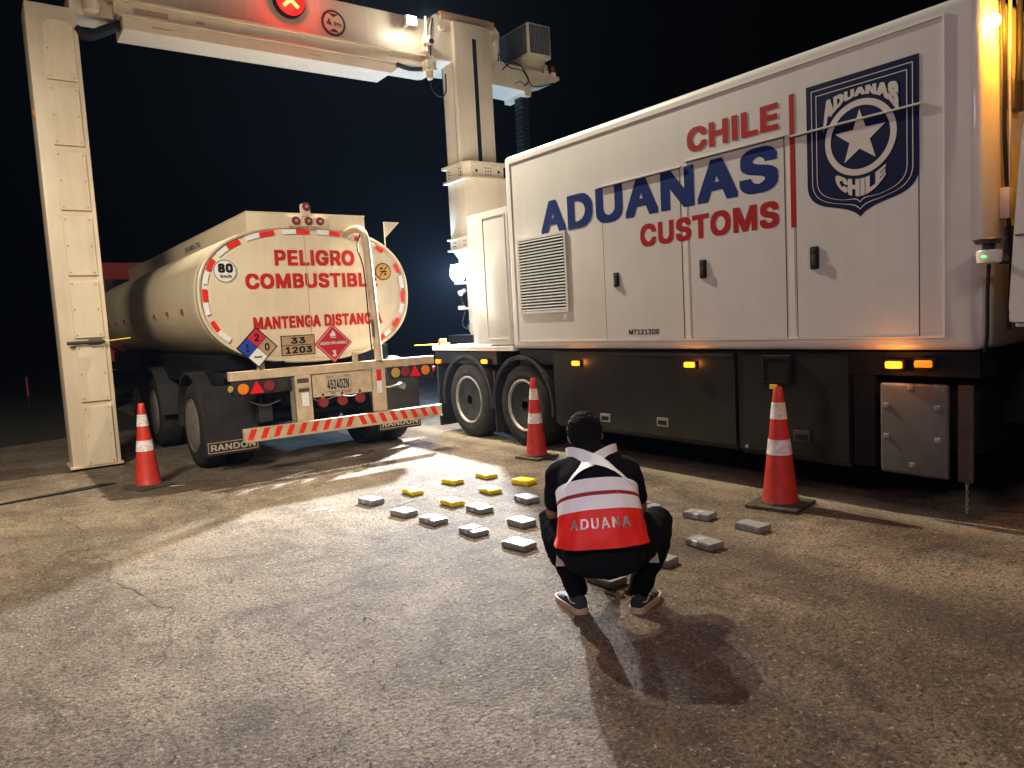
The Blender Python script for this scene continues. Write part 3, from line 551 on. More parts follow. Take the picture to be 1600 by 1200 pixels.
for y in (8.27, 7.05):
    b = MB(); n = 18
    for i in range(n):
        a0 = R(-8)+R(196)*i/n; a1 = R(-8)+R(196)*(i+1)/n
        q = [(y+rr*math.cos(a), .50+rr*math.sin(a)) for rr, a in ((.56, a0), (.56, a1), (.585, a1), (.585, a0))]
        b.prism(q, 'x', XS-.005, XS+.55)
        q = [(y+rr*math.cos(a), .50+rr*math.sin(a)) for rr, a in ((.585, a0), (.585, a1), (.605, a1), (.605, a0))]
        b.prism(q, 'x', XS-.012, XS+.01)
    b.build('mudguard', 'mudflap', T, smooth=40)
MB().box((XS, 8.98, .10), (XS+.55, 9.02, 1.0)).build('mudflap', 'mudflap', T)
MB().box((XS+.02, 7.63, .12), (XS+.5, 7.66, .9)).build('mudflap', 'mudflap', T)
b = MB(); b.box((XS+.06, 7.54, .98), (XS+.09, 7.80, 1.15)); b.build('deck_bracket', 'chassis_black', T)
# rear corner reflector, marker lamps
MB().box((XS-.012, 8.90, .97), (XS+.02, 9.04, 1.03), .008).build('side_reflector', 'lens_amber', T, smooth=40)
for (y, z, lit) in [(7.77, 1.02, 1), (6.01, 1.03, 1), (4.45, 1.045, 1), (2.62, 1.08, 1), (2.42, 1.09, 0)]:
    b = MB(); b.box((XS-.045, y-.055, z-.024), (XS+.02, y+.055, z+.024), .012, 2); o = b.build('marker_lamp', 'amber_lit' if lit else 'amber_lamp', T, smooth=40)
    MB().box((XS-.02, y-.07, z-.034), (XS+.03, y+.07, z+.034), .004).build('lamp_holder', 'rubber', o)
    if lit: lamp('marker_light', 'POINT', (XS-.09, y, z), 1.0 if y > 3 else 2.4, (1, .28, .02), size=.03)
# under-body lockers
def locker(y0, y1, z0, z1, mt, inset=0):
    b = MB(); b.prism([(XS+inset, z1), (XS+inset, z0+.05), (XS+inset+.05, z0), (XS+.9, z0), (XS+.9, z1)], 'y', y0, y1)
    return b.build('side_locker', mt, T)
L1 = locker(3.985, 6.42, .31, 1.15, 'skirt_grey'); L2 = locker(2.98, 3.96, .29, 1.15, 'skirt_grey', .015)
b = MB(); b.box((XS-.004, 3.99, 1.12), (XS+.02, 6.40, 1.15)); b.build('locker_seal', 'rubber', L1)
for (y, z, L_) in [(5.61, .47, L1), (4.82, .49, L1), (3.36, .50, L2)]:
    b = MB(); b.box((XS-.008, y-.075, z-.045), (XS+.02, y+.075, z+.045), .012); o = b.build('locker_handle', 'steel' if L_ is L1 else 'metal_dark', L_, smooth=40)
    b = MB(); b.box((XS-.012, y-.055, z-.028), (XS+.0, y+.055, z+.018), .008); b.build('handle_recess', 'black_ink', o)
b = MB(); b.cyl((XS+.0, 3.88, .36), (XS+.03, 3.88, .36), .016); b.build('locker_lock', 'steel', L2)
b = MB(); b.box((XS-.03, 3.43, .90), (XS+.02, 3.70, 1.14), .01); b.build('hatch', 'chassis_black', T)
b = MB(); frame_strip(b, XS-.03, 3.45, 3.68, .92, 1.12, .010, .006); b.build('hatch_frame', 'skirt_grey', T)
MB().box((XS-.036, 3.55, .865), (XS-.02, 3.62, .905), .003).build('yellow_tab', 'yellow_paint', T)
b = MB(); b.box((XS+.05, 2.80, .32), (XS+.3, 2.96, 1.0)); b.box((XS+.3, 2.2, .45), (XS+.9, 2.8, 1.0)); b.build('support_leg', 'chassis_black', T)
b = MB(); b.box((XS, 2.275, .305), (XS+.03, 2.735, .95), .022, 3); wp = b.build('white_panel', 'white_plate', T, smooth=40)
for (y, z) in [(2.52, .925), (2.69, .79), (2.34, .79), (2.69, .57), (2.34, .57), (2.51, .38)]: b = MB(); b.box((XS-.008, y-.02, z-.018), (XS+.002, y+.02, z+.018), .004); b.cyl((XS-.016, y, z), (XS-.006, y, z), .010, seg=8); b.build('panel_bolt', 'rim_steel', wp)
MB().box((XS+.02, 2.13, .30), (XS+.045, 2.225, .95), .008).build('hanging_flap', 'brown_flap', T)
b = MB()
for i in range(8):
    z = .29-.026*i; b.tube([(XS+.03+(.008*math.cos(a) if i % 2 else 0), 2.17+(0 if i % 2 else .008*math.cos(a)), z+.015*math.sin(a)) for a in [2*math.pi*k/8 for k in range(9)]], .0035, 6, smooth=1)
b.build('chain', 'steel', T)
# front bulkhead fittings
BY = 2.08
b = MB(); b.cyl((5.25, BY+.01, 3.21), (5.25, BY-.06, 3.21), .03, seg=20); b.ball((5.25, BY-.06, 3.21), .04, (1, .7, 1)); b.build('beacon_lamp', 'beacon_lit', T, smooth=60)
lamp('beacon_light', 'POINT', (5.33, BY-.13, 3.21), 55, (1, .36, .02), size=.04)
b = MB(); b.tube([(5.42, BY-.03, 3.55), (5.44, BY-.04, 3.0), (5.47, BY-.03, 2.6), (5.50, BY-.03, 2.3), (5.52, BY-.04, 1.98), (5.56, BY-.04, 1.7), (5.53, BY-.04, 1.3)], .013, 8); b.build('bulkhead_cable', 'black_ink', T, smooth=60)
b = MB(); b.tube([(5.52, BY-.04, 3.6), (5.52, BY-.04, 2.0)], .012, 8); b.build('bulkhead_pipe', 'steel', T, smooth=60)
MB().box((5.47, BY-.06, 2.02), (5.56, BY, 2.22), .01).build('junction_box', 'truck_white', T, smooth=40)
MB().box((5.57, BY-.05, 2.72), (5.72, BY, 2.92), .01).build('junction_box', 'metal_dark', T, smooth=40)
MB().box((5.56, BY-.03, 1.80), (5.63, BY, 1.98), .006).build('junction_box', 'metal_dark', T, smooth=40)
b = MB(); b.tube([(5.66, BY-.04, 3.6), (5.64, BY-.05, 3.1), (5.65, BY-.04, 2.9)], .02, 8); b.build('bulkhead_cable', 'black_ink', T, smooth=60)
sx, sy, sz = 5.03, 1.965, 1.79
b = MB(); b.lathe([(-.07, .045), (-.06, .064), (.0, .070), (.014, .064)], (sx, sy, sz), 'z', 24); sc_ = b.build('laser_sensor', 'truck_trim', T, smooth=40)
b = MB(); b.lathe([(.012, .034), (.05, .040), (.053, .034)], (sx, sy, sz), 'z', 24); b.build('sensor_neck', 'glass_dark', sc_, smooth=40)
b = MB(); b.lathe([(.053, .070), (.078, .088), (.083, .082)], (sx, sy, sz), 'z', 24); b.build('sensor_cap', 'metal_dark', sc_, smooth=40)
MB().box((sx-.074, sy-.010, sz-.028), (sx-.066, sy+.014, sz-.022)).build('status_light', 'green_led', sc_)
b = MB(); b.tube([(sx, sy, sz-.06), (sx+.03, sy+.02, sz-.25), (sx+.08, sy+.04, sz-.5), (sx+.2, sy+.1, sz-.62)], .012, 8); b.box((sx, sy-.02, sz-.07), (sx+.3, sy+.02, sz-.05)); b.build('sensor_cable', 'rubber', sc_)
# cab at the right edge of the view
b = MB(); b.prism([(1.915, 1.33), (1.925, 1.42), (1.90, 1.9), (1.86, 2.5), (1.80, 2.75), (1.3, 2.9), (-.6, 2.9), (-.6, 1.33)], 'x', XS-.02, 7.7, .03)
cabo = b.build('cab', 'truck_white', T, smooth=50)
b = MB(); b.box((XS-.024, -.5, 1.88), (XS-.018, 1.88, 1.892)); b.build('cab_seam', 'dark_seam', cabo)
b = MB(); b.box((XS+.1, -.6, .5), (7.5, 1.7, 1.30)); b.build('cab_chassis', 'chassis_black', cabo)

# ------------------------------------------------------------------ scanner gantry
G = thing('scanner_gantry', 'cream scanner gantry with a tall left column and high beam over the road', 'gantry', (1.05, 10.38, 0))
b = MB(); b.box((.80, 10.15, .035), (1.32, 10.62, 5.42), .025, 2); col = b.build('column', 'gantry_cream', G, smooth=40)
zs = [(5.25, 4.57), (4.50, 3.83), (3.755, 3.085), (3.01, 2.325), (2.26, 1.585), (1.49, .825), (.77, .055)]
for (zt, zb) in zs:
    p = MB().box((.955, 10.118, zb), (1.262, 10.152, zt), .006).build('access_panel', 'gantry_cream', col)
    for x in (.985, 1.232):
        for z in (zt-.035, (zt+zb)/2, zb+.035): MB().cyl((x, 10.112, z), (x, 10.120, z), .009, seg=8).build('panel_screw', 'rim_steel', p)
b = MB(); b.box((.77, 10.13, .03), (1.34, 10.64, .06), .005); b.build('column_foot', 'frame_paint', col)
b = MB(); b.cyl((.86, 10.06, 1.53), (1.26, 10.06, 1.535), .022, bev=.008); b.cyl((1.08, 10.06, 1.533), (1.24, 10.06, 1.535), .034, bev=.01); b.box((.95, 10.06, 1.52), (.98, 10.16, 1.55)); b.build('swing_arm', 'metal_dark', col, smooth=40)
MB().cyl((1.26, 10.06, 1.535), (1.53, 10.0, 1.56), .007).build('yellow_rod', 'yellow_paint', col)
b = MB(); b.cyl((.786, 10.3, 4.2), (.802, 10.3, 4.2), .05); b.build('side_reflector', 'lens_amber', col)
b = MB(); b.box((1.318, 10.3, 1.9), (1.335, 10.4, 2.05), .004); b.box((1.318, 10.3, .62), (1.335, 10.4, .78), .004); b.build('edge_bracket', 'frame_paint', col)
# beam
b = MB(); b.box((1.62, 10.10, 5.56), (6.1, 10.75, 6.14), .02); beam = b.build('beam', 'gantry_cream', G, smooth=40)
b = MB(); b.prism([(1.78, 5.225), (5.32, 5.225), (5.50, 5.37), (1.78, 5.37)], 'y', 10.0, 10.5, .004); b.box((1.74, 9.985, 5.37), (6.1, 10.5, 5.395), .004); b.box((1.70, 10.02, 5.395), (6.1, 10.6, 5.54), .004); b.box((1.64, 9.97, 5.54), (6.1, 10.6, 5.57), .004)
b.build('detector_housing', 'gantry_cream', beam)
for a_, c_ in (((1.92, 10.012, 5.43), (2.30, 10.03, 5.49)), ((2.62, 10.012, 5.44), (2.72, 10.03, 5.47)), ((2.1, 9.996, 5.285), (2.32, 10.01, 5.297)), ((4.05, 9.996, 5.285), (4.25, 10.01, 5.297))): MB().box(a_, c_).build('housing_slot', 'placard_brown', beam)
b = MB(); b.tube([(1.30, 10.2, 5.20), (1.42, 10.18, 5.14), (1.60, 10.16, 5.22), (1.78, 10.2, 5.33)], .06, 12); b.build('flexible_hose', 'rubber', beam, smooth=60)
b = MB(); b.cyl((1.46, 10.05, 5.50), (1.46, 10.05, 5.38), .09, bev=.01); b.cyl((1.46, 10.05, 5.62), (1.46, 10.05, 5.50), .06); b.box((1.25, 10.15, 5.36), (1.72, 10.55, 5.62), .03); b.build('corner_joint', 'gantry_cream', beam, smooth=40)
# red cross lamp
b = MB(); b.cyl((3.86, 10.09, 5.96), (3.86, 10.00, 5.96), .215, seg=40, bev=.01); rx = b.build('red_cross_signal', 'chassis_black', beam, smooth=40)
b = MB(); b.cyl((3.86, 10.0, 5.96), (3.86, 9.985, 5.96), .195, seg=40); b.build('signal_face', 'sign_red_lit', rx)
b = MB()
for a in (R(42), R(138)):
    c_, s_ = math.cos(a), math.sin(a); l_, wd = .135, .022
    b.prism([(3.86+c_*l_-s_*wd, 5.96+s_*l_+c_*wd), (3.86-c_*l_-s_*wd, 5.96-s_*l_+c_*wd), (3.86-c_*l_+s_*wd, 5.96-s_*l_-c_*wd), (3.86+c_*l_+s_*wd, 5.96+s_*l_-c_*wd)], 'y', 9.966+(.004 if a > 1 else 0), 9.984)
b.build('cross', 'sign_x_lit', rx)
lamp('signal_glow_light', 'POINT', (3.86, 9.80, 5.96), 14, (1, .03, .02), size=.08)
# clearance sign
b = MB(); b.cyl((4.50, 10.098, 5.81), (4.50, 10.088, 5.81), .178, seg=40); cs = b.build('clearance_sign', mat('sign_maroon', (.07, .012, .02), .5), beam)
b = MB(); b.cyl((4.50, 10.090, 5.81), (4.50, 10.084, 5.81), .145, seg=40); b.build('sign_face', mat('sign_cream', (.62, .50, .32), .5), cs)
for s in (1, -1): poly('height_arrow', [(4.42, 10.081, 5.81+s*.125), (4.58, 10.081, 5.81+s*.125), (4.50, 10.081, 5.81+s*.075)], 'sign_maroon', cs)
text('sign_text', '4', 'sign_maroon', cs, rear(4.395, 4.465, 5.765, 5.86, 10.080), .03)
text('sign_text', '.9m', 'sign_maroon', cs, rear(4.475, 4.615, 5.765, 5.83, 10.080), .02)
# beam floodlight and cameras
b = MB(); b.box((5.53, 9.84, 5.91), (5.71, 9.90, 6.04), .01); b.box((5.60, 9.90, 5.94), (5.64, 10.1, 5.98)); bf = b.build('beam_floodlight', 'truck_trim', beam, smooth=40)
MB().box((5.545, 9.832, 5.925), (5.695, 9.842, 6.025)).build('flood_face', 'flood_lit', bf)
b = MB(); b.cyl((5.86, 9.78, 5.68), (5.80, 9.62, 5.63), .045, bev=.008); b.box((5.84, 9.72, 5.70), (5.88, 9.95, 5.76)); b.cyl((5.90, 9.92, 5.6), (5.90, 9.92, 6.1), .02); cm = b.build('bullet_camera', 'gantry_cream', beam, smooth=40)
MB().cyl((5.802, 9.622, 5.632), (5.797, 9.612, 5.628), .036).build('camera_lens', 'glass_dark', cm)
b = MB(); b.box((5.80, 9.8, 5.28), (5.96, 9.98, 5.44), .03, 3); b.cyl((5.88, 9.86, 5.30), (5.88, 9.86, 5.20), .055, .05); b.ball((5.88, 9.86, 5.20), .05); dc = b.build('dome_camera', 'gantry_cream', beam, smooth=40)
MB().ball((5.82, 9.80, 5.30), .022).build('camera_light', 'lens_yellow', dc, smooth=60)
b = MB(); b.tube([(5.9, 9.85, 5.25), (5.88, 9.84, 5.05), (6.0, 9.84, 4.93), (6.14, 9.86, 5.0), (6.18, 9.9, 5.3)], .010, 6); b.tube([(5.4, 10.0, 5.36), (5.6, 9.98, 5.32), (5.85, 9.95, 5.34)], .035, 8); b.tube([(5.95, 9.92, 5.55), (5.97, 9.9, 5.9), (6.02, 9.92, 6.1)], .010, 6); b.build('camera_cable', 'rubber', beam, smooth=60)
b = MB(); b.box((4.15, 9.45, 6.55), (4.35, 9.52, 6.69), .01); b.box((4.22, 9.52, 6.14), (4.28, 10.2, 6.60), .006); uf = b.build('upper_floodlight', 'truck_trim', beam, smooth=40)
MB().box((4.165, 9.442, 6.565), (4.335, 9.452, 6.675)).build('flood_face', 'flood_lit', uf)
# bearing head + tower
b = MB(); b.prism([(5.86, 5.60), (5.90, 5.88), (6.06, 6.18), (7.12, 6.24), (7.26, 6.10), (7.20, 5.66), (7.0, 5.55), (6.0, 5.50)], 'y', 9.92, 10.75, .015); hd = b.build('bearing_head', 'gantry_cream', G, smooth=40)
b = MB(); b.box((6.15, 9.9, 6.10), (7.15, 10.6, 6.24), .02); b.build('head_cover', 'placard_brown', hd)
for x, z in ((6.16, 5.98), (7.14, 5.92)): MB().cyl((x, 9.88, z), (x, 9.93, z), .05).build('head_bolt', 'gantry_cream', hd, smooth=40)
b = MB(); b.box((6.335, 9.84, 4.0), (7.0, 9.925, 6.10), .010); b.box((6.355, 9.975, 4.0), (6.98, 10.27, 6.0), .010); tw = b.build('tower', 'gantry_cream', G, smooth=40)
MB().box((6.66, 9.832, 4.03), (6.73, 9.842, 5.88)).build('tower_slot', 'chassis_black', tw)
MB().box((6.40, 9.925, 4.0), (6.95, 9.975, 6.0)).build('tower_gap', 'chassis_black', tw)
MB().box((6.37, 10.27, 4.0), (6.95, 10.31, 5.9)).build('tower_back', 'skirt_grey', tw)
b = MB(); b.prism([(6.37, 9.86), (6.46, 9.77), (7.08, 9.77), (7.08, 10.36), (6.37, 10.36)], 'z', 3.77, 3.96, .004); b.prism([(6.32, 9.84), (6.43, 9.72), (7.14, 9.72), (7.14, 10.42), (6.32, 10.42)], 'z', 3.96, 4.0); b.prism([(6.33, 9.85), (6.44, 9.73), (7.5, 9.73), (7.5, 10.42), (6.33, 10.42)], 'z', 3.735, 3.77); fl = b.build('flange', 'gantry_cream', G)
for x, dz, r_ in [(6.98, 0, .022), (6.56, 0, .022)]+[(x+e_, dz, .010) for x in (6.73,) for e_ in (0, .05, .1) for dz in (-.05, 0, .05)]: MB().cyl((x, 9.762, 3.865+dz), (x, 9.772, 3.865+dz), r_, seg=12).build('flange_bolt', 'chassis_black', fl)
for y in (9.93, 9.98, 10.24, 10.29):
    for dz in (-.05, 0, .05): MB().cyl((6.362, y, 3.865+dz), (6.372, y, 3.865+dz), .010, seg=12).build('flange_bolt', 'chassis_black', fl)
b = MB(); b.box((6.40, 9.87, 2.87), (7.4, 10.38, 3.735), .01); lt = b.build('lower_tower', 'gantry_cream', G, smooth=40)
b = MB(); b.box((6.35, 9.82, 2.84), (7.4, 10.43, 2.87), .004); b.box((6.39, 9.86, 2.70), (7.4, 10.39, 2.84)); b.box((6.35, 9.82, 2.67), (7.4, 10.43, 2.70), .004); lf = b.build('lower_flange', 'gantry_cream', lt)
for y in (9.93, 9.98, 10.24, 10.29):
    for z in (2.74, 2.80): MB().cyl((6.382, y, z), (6.392, y, z), .010, seg=12).build('flange_bolt', 'chassis_black', lf)
b = MB(); b.prism([(9.87, 2.67), (10.40, 2.67), (10.12, 2.44), (10.04, 2.28), (10.02, 1.62), (10.05, 1.42), (9.98, 1.29), (9.90, 1.29), (9.87, 1.36)], 'x', 6.42, 6.9, .012); b.build('slew_arm', 'gantry_cream', lt, smooth=40)
b = MB(); b.cyl((6.40, 9.95, 1.46), (6.43, 9.95, 1.46), .065, seg=24, bev=.008); b.build('pivot_pin', 'gantry_cream', lt, smooth=40)
b = MB(); b.box((6.3, 9.0, 1.0), (7.3, 10.5, 1.32)); b.build('slew_base', 'chassis_black', lt)
# tower floodlight cluster
b = MB(); b.box((6.13, 9.88, 2.22), (6.30, 9.96, 2.38), .012); b.box((6.16, 9.93, 2.12), (6.43, 9.97, 2.17)); b.box((6.20, 9.93, 1.72), (6.43, 9.97, 1.76)); b.box((6.26, 9.93, 2.17), (6.30, 9.97, 2.5))
b.ball((6.22, 9.9, 1.98), .045); b.box((6.18, 9.86, 1.72), (6.27, 9.95, 1.78), .008); b.cyl((6.28, 9.88, 2.02), (6.20, 9.86, 1.98), .03)
tf = b.build('tower_floodlight', 'truck_trim', G, smooth=40)
MB().ball((6.10, 9.76, 2.28), .14, (1, .5, 1), None, 24).build('flood_face', 'flood_lit', tf, smooth=60)
b = MB(); b.box((6.60, 10.70, 2.32), (6.78, 10.78, 2.50), .01); b.box((6.66, 10.5, 2.38), (6.72, 10.74, 2.44)); b.build('halo_light_box', 'truck_trim', G, smooth=40)  # made-up housing for the added halo lamp, hidden behind the tower
b = MB(); b.tube([(6.3, 9.92, 1.7), (6.22, 9.9, 1.5), (6.3, 9.9, 1.42), (6.38, 9.95, 1.55)], .010, 6); b.tube([(6.22, 9.9, 1.95), (6.24, 9.9, 1.85), (6.3, 9.94, 1.8)], .008, 6); b.build('flood_cable', 'rubber', tf, smooth=60)
b = MB(); b.box((5.30, 9.02, 1.215), (5.44, 9.14, 1.25), .004); b.box((5.33, 9.04, 1.25), (5.40, 9.11, 1.31), .006); bb = b.build('corner_sensor', 'yellow_paint', T)
MB().box((5.29, 9.05, 1.22), (5.33, 9.09, 1.29), .004).build('stop_button', 'reflect_red', bb)
MB().cyl((5.30, 9.12, 1.235), (5.02, 9.30, 1.235), .006).build('sensor_rod', 'yellow_paint', bb)
# cantilever behind tower: cooling unit, beacons, cable chain
b = MB(); b.prism([(7.1, 5.35), (7.85, 5.32), (7.85, 5.25), (7.98, 5.25), (8.0, 5.42), (8.62, 5.60), (8.62, 5.66), (7.1, 5.75)], 'y', 10.1, 10.7, .006); cl = b.build('rear_cantilever', 'gantry_cream', G)
b = MB(); b.box((7.96, 10.08, 5.92), (8.44, 10.95, 6.46), .012); b.box((7.9, 10.2, 5.6), (8.4, 10.8, 5.92), .01); ac = b.build('cooling_unit', 'gantry_cream', cl, smooth=40)
b = MB(); b.box((7.99, 10.070, 5.97), (8.41, 10.08, 6.43)); b.box((7.95, 10.13, 5.97), (7.96, 10.90, 6.43)); b.build('unit_grille_back', 'metal_dark', ac)
b = MB()
for i in range(12): b.box((8.0+i*.0355, 10.055, 5.97), (8.006+i*.0355, 10.072, 6.43))
for i in range(16): b.box((7.936, 10.15+i*.047, 5.97), (7.952, 10.158+i*.047, 6.43))
b.build('unit_fins', 'grille', ac)
for (x, m_) in ((8.36, 'placard_brown'), (8.52, 'lens_red')):
    b = MB(); b.cyl((x, 10.15, 5.66), (x, 10.15, 5.72), .055); bo = b.build('beacon_base', 'truck_trim', cl, smooth=40)
    b = MB(); b.cyl((x, 10.15, 5.72), (x, 10.15, 5.83), .05, .042, bev=.01); b.build('beacon_lens', m_, bo, smooth=40)
b = MB(); b.tube([(7.4, 10.1, 5.6), (7.55, 10.05, 5.72), (7.75, 10.05, 5.70), (7.9, 10.05, 5.5), (7.82, 10.05, 5.4)], .012, 6); b.tube([(7.35, 10.1, 5.85), (7.5, 10.05, 5.65), (7.8, 10.05, 5.62), (8.0, 10.05, 5.4), (8.4, 10.0, 5.5)], .009, 6); b.tube([(7.6, 10.05, 5.38), (7.7, 10.02, 5.44), (7.82, 10.05, 5.38)], .007, 6); b.build('unit_cables', 'rubber', cl, smooth=60)
b = MB()
for i in range(34):
    z = 5.26-i*.075; b.box((7.84, 10.2, z-.062), (8.0, 10.4, z), .012)
    b.box((7.86, 10.18, z-.045), (7.90, 10.2, z-.02)); b.box((7.94, 10.18, z-.045), (7.98, 10.2, z-.02))
b.build('cable_chain', 'skirt_grey', cl)

# ------------------------------------------------------------------ tanker truck
K = thing('tanker_truck', 'cream fuel tanker truck seen from behind with red PELIGRO COMBUSTIBLE lettering', 'tanker truck', (3.27, 12, 0))
cx, cz, ta, tb, ne = 3.265, 1.96, 1.275, .80, 2.4
def sup(a, b_, n=96, e=ne):
    o = []
    for k in range(n):
        t = 2*math.pi*k/n; c_, s_ = math.cos(t), math.sin(t)
        o.append((cx+a*math.copysign(abs(c_)**(2/e), c_), cz+b_*math.copysign(abs(s_)**(2/e), s_)))
    return o
b = MB(); rings = []
for (y, d) in [(8.54, .045), (8.50, .030), (8.492, .012), (8.50, .0), (8.58, .0), (8.60, .004), (8.61, .0)]+[(8.7+i*.8, .0) for i in range(11)]+[(17.0, 0), (17.1, .1)]:
    rings.append([b.bm.verts.new((x, y, z)) for x, z in sup(ta-d, tb-d)])
for i in range(len(rings)-1):
    for k in range(96): b.bm.faces.new((rings[i][k], rings[i][(k+1) % 96], rings[i+1][(k+1) % 96], rings[i+1][k]))
b.bm.faces.new(rings[-1]); tk = b.build('tank', 'tank_paint', K, smooth=35)
b = MB(); r1 = [b.bm.verts.new((x, 8.535, z)) for x, z in sup(ta-.04, tb-.04)]; r2 = [b.bm.verts.new((x, 8.515, z)) for x, z in sup(ta-.10, tb-.10)]; c0 = b.bm.verts.new((cx, 8.515, cz))
r3 = [b.bm.verts.new((x, 8.508, z)) for x, z in sup(ta-.16, tb-.16)]
for k in range(96):
    j = (k+1) % 96; b.bm.faces.new((r1[k], r1[j], r2[j], r2[k])); b.bm.faces.new((r2[k], r2[j], r3[j], r3[k]))
b.bm.faces.new(r3)
bmesh.ops.delete(b.bm, geom=[c0], context='VERTS')
hdm = b.build('tank_end', 'tank_paint', tk, smooth=50)
b = MB(); b.box((3.225, 8.498, 1.2), (3.231, 8.508, 2.72)); b.build('weld_seam', 'frame_paint', tk)
# reflective strips on the end, laid along the rim
RS = [('r', 2.006, 1.66, 2.101, 1.551), ('w', 2.101, 1.547, 2.2, 1.422), ('r', 1.975, 2.046, 1.977, 1.9), ('w', 1.976, 1.891, 1.985, 1.744), ('r', 2.106, 2.388, 2.046, 2.259), ('w', 2.036, 2.242, 1.975, 2.106), ('w', 2.165, 2.435, 2.323, 2.502), ('r', 2.323, 2.502, 2.47, 2.571), ('w', 2.538, 2.6, 2.704, 2.636), ('r', 2.708, 2.636, 2.871, 2.675), ('w', 2.965, 2.692, 3.131, 2.702), ('r', 3.135, 2.704, 3.295, 2.715), ('w', 3.387, 2.716, 3.55, 2.716), ('r', 3.554, 2.714, 3.7, 2.71), ('w', 3.764, 2.699, 3.91, 2.687), ('r', 3.914, 2.685, 3.96, 2.678), ('w', 4.118, 2.623, 4.218, 2.589), ('r', 4.228, 2.576, 4.334, 2.518), ('r', 4.437, 2.328, 4.487, 2.217), ('w', 4.488, 2.166, 4.494, 2.004), ('r', 4.497, 1.974, 4.497, 1.831), ('w', 4.493, 1.801, 4.475, 1.679), ('r', 4.435, 1.609, 4.381, 1.496), ('r', 4.155, 1.331, 4.248, 1.375), ('w', 4.248, 1.385, 4.343, 1.441)]
def rim_fit(x, z, d=.075):
    dx, dz = (x-cx)/(ta-d), (z-cz)/(tb-d); k = (abs(dx)**ne+abs(dz)**ne)**(1/ne); return (cx+(x-cx)/k, cz+(z-cz)/k)
for (c_, x0, z0, x1, z1) in RS:
    b = MB(); pr = None; n = 6
    for i in range(n+1):
        t = i/n; p = Vector(rim_fit(x0+(x1-x0)*t, z0+(z1-z0)*t)); q = Vector(rim_fit(x0+(x1-x0)*(t+.02), z0+(z1-z0)*(t+.02))); dn = (q-p).normalized(); nn = Vector((-dn.y, dn.x))*.027
        vs = (b.bm.verts.new((p.x+nn.x, 8.496, p.y+nn.y)), b.bm.verts.new((p.x-nn.x, 8.496, p.y-nn.y)))
        if pr: b.bm.faces.new((pr[0], pr[1], vs[1], vs[0]))
        pr = vs
    b.build('reflective_strip', 'reflect_red' if c_ == 'r' else 'reflect_white', hdm)
yt = 8.502
text('lettering_peligro', 'PELIGRO', 'red_tank', hdm, rear(2.86, 3.84, 2.29, 2.475, yt), .038)
text('lettering_combustible', 'COMBUSTIBLE', 'red_tank', hdm, rear(2.51, 4.125, 2.03, 2.205, yt), .038)
text('lettering_mantenga_distancia', 'MANTENGA DISTANCIA', 'red_tank', hdm, rear(2.56, 4.155, 1.57, 1.715, yt), .045)
# speed disc
b = MB(); b.cyl((2.30, 8.506, 2.235), (2.30, 8.498, 2.235), .130, seg=48); sp = b.build('speed_sticker', 'white_sign', hdm)
b = MB(); n = 48
va = [b.bm.verts.new((2.30+.124*math.cos(2*math.pi*k/n), 8.4965, 2.235+.124*math.sin(2*math.pi*k/n))) for k in range(n)]; vb = [b.bm.verts.new((2.30+.116*math.cos(2*math.pi*k/n), 8.4965, 2.235+.116*math.sin(2*math.pi*k/n))) for k in range(n)]
for i in range(n): b.bm.faces.new((va[i], va[(i+1) % n], vb[(i+1) % n], vb[i]))
b.build('sticker_ring', 'black_ink', sp)
text('sticker_number', '80', 'black_ink', sp, rear(2.225, 2.385, 2.215, 2.318, 8.4955), .05)
text('sticker_unit', 'Km/h', 'black_ink', sp, rear(2.245, 2.365, 2.155, 2.195, 8.4955), .035)
# no smoking style sticker
b = MB(); b.cyl((4.215, 8.506, 2.215), (4.215, 8.498, 2.215), .108, seg=40); ns = b.build('prohibition_sticker', 'black_ink', hdm)
b = MB(); b.cyl((4.215, 8.499, 2.215), (4.215, 8.4965, 2.215), .096, seg=40); b.build('sticker_face', 'sign_orange', ns)
b = MB(); b.prism([(4.150, 2.153), (4.158, 2.145), (4.280, 2.277), (4.272, 2.285)], 'y', 8.4945, 8.4962); b.box((4.17, 8.4945, 2.205), (4.265, 8.4962, 2.222)); b.box((4.17, 8.4945, 2.24), (4.21, 8.4962, 2.262)); b.box((4.225, 8.4945, 2.17), (4.255, 8.4962, 2.195)); b.build('sticker_symbol', 'black_ink', ns)
# walkway box on top
b = MB(); b.box((2.58, 8.52, 2.55), (4.02, 16.4, 2.89), .012); wb = b.build('walkway_box', 'tank_paint', K, smooth=40)
text('capacity_text', '15.000 LTS.', 'black_ink', wb, side(11.5, 10.6, 2.735, 2.80, 2.576), .02)
b = MB(); b.box((2.576, 8.515, 2.888), (4.025, 16.4, 2.90), .003); b.build('box_lip', 'tank_paint', wb)
# top lamp cluster
b = MB(); b.box((3.05, 8.44, 2.74), (3.50, 8.51, 2.85), .012); b.box((3.20, 8.44, 2.85), (3.31, 8.51, 3.0), .02); lc = b.build('lamp_cluster', 'tank_paint', K, smooth=40)
for (x, z) in ((3.12, 2.80), (3.27, 2.80), (3.41, 2.80), (3.255, 2.965)):
    b = MB(); b.cyl((x, 8.44, z), (x, 8.415, z), .050, .046, seg=24, bev=.006); o = b.build('red_lamp', 'lens_red', lc, smooth=40)
    b = MB(); b.cyl((x, 8.416, z), (x, 8.412, z), .018, seg=16); b.build('lamp_centre', 'lens_pale', o)
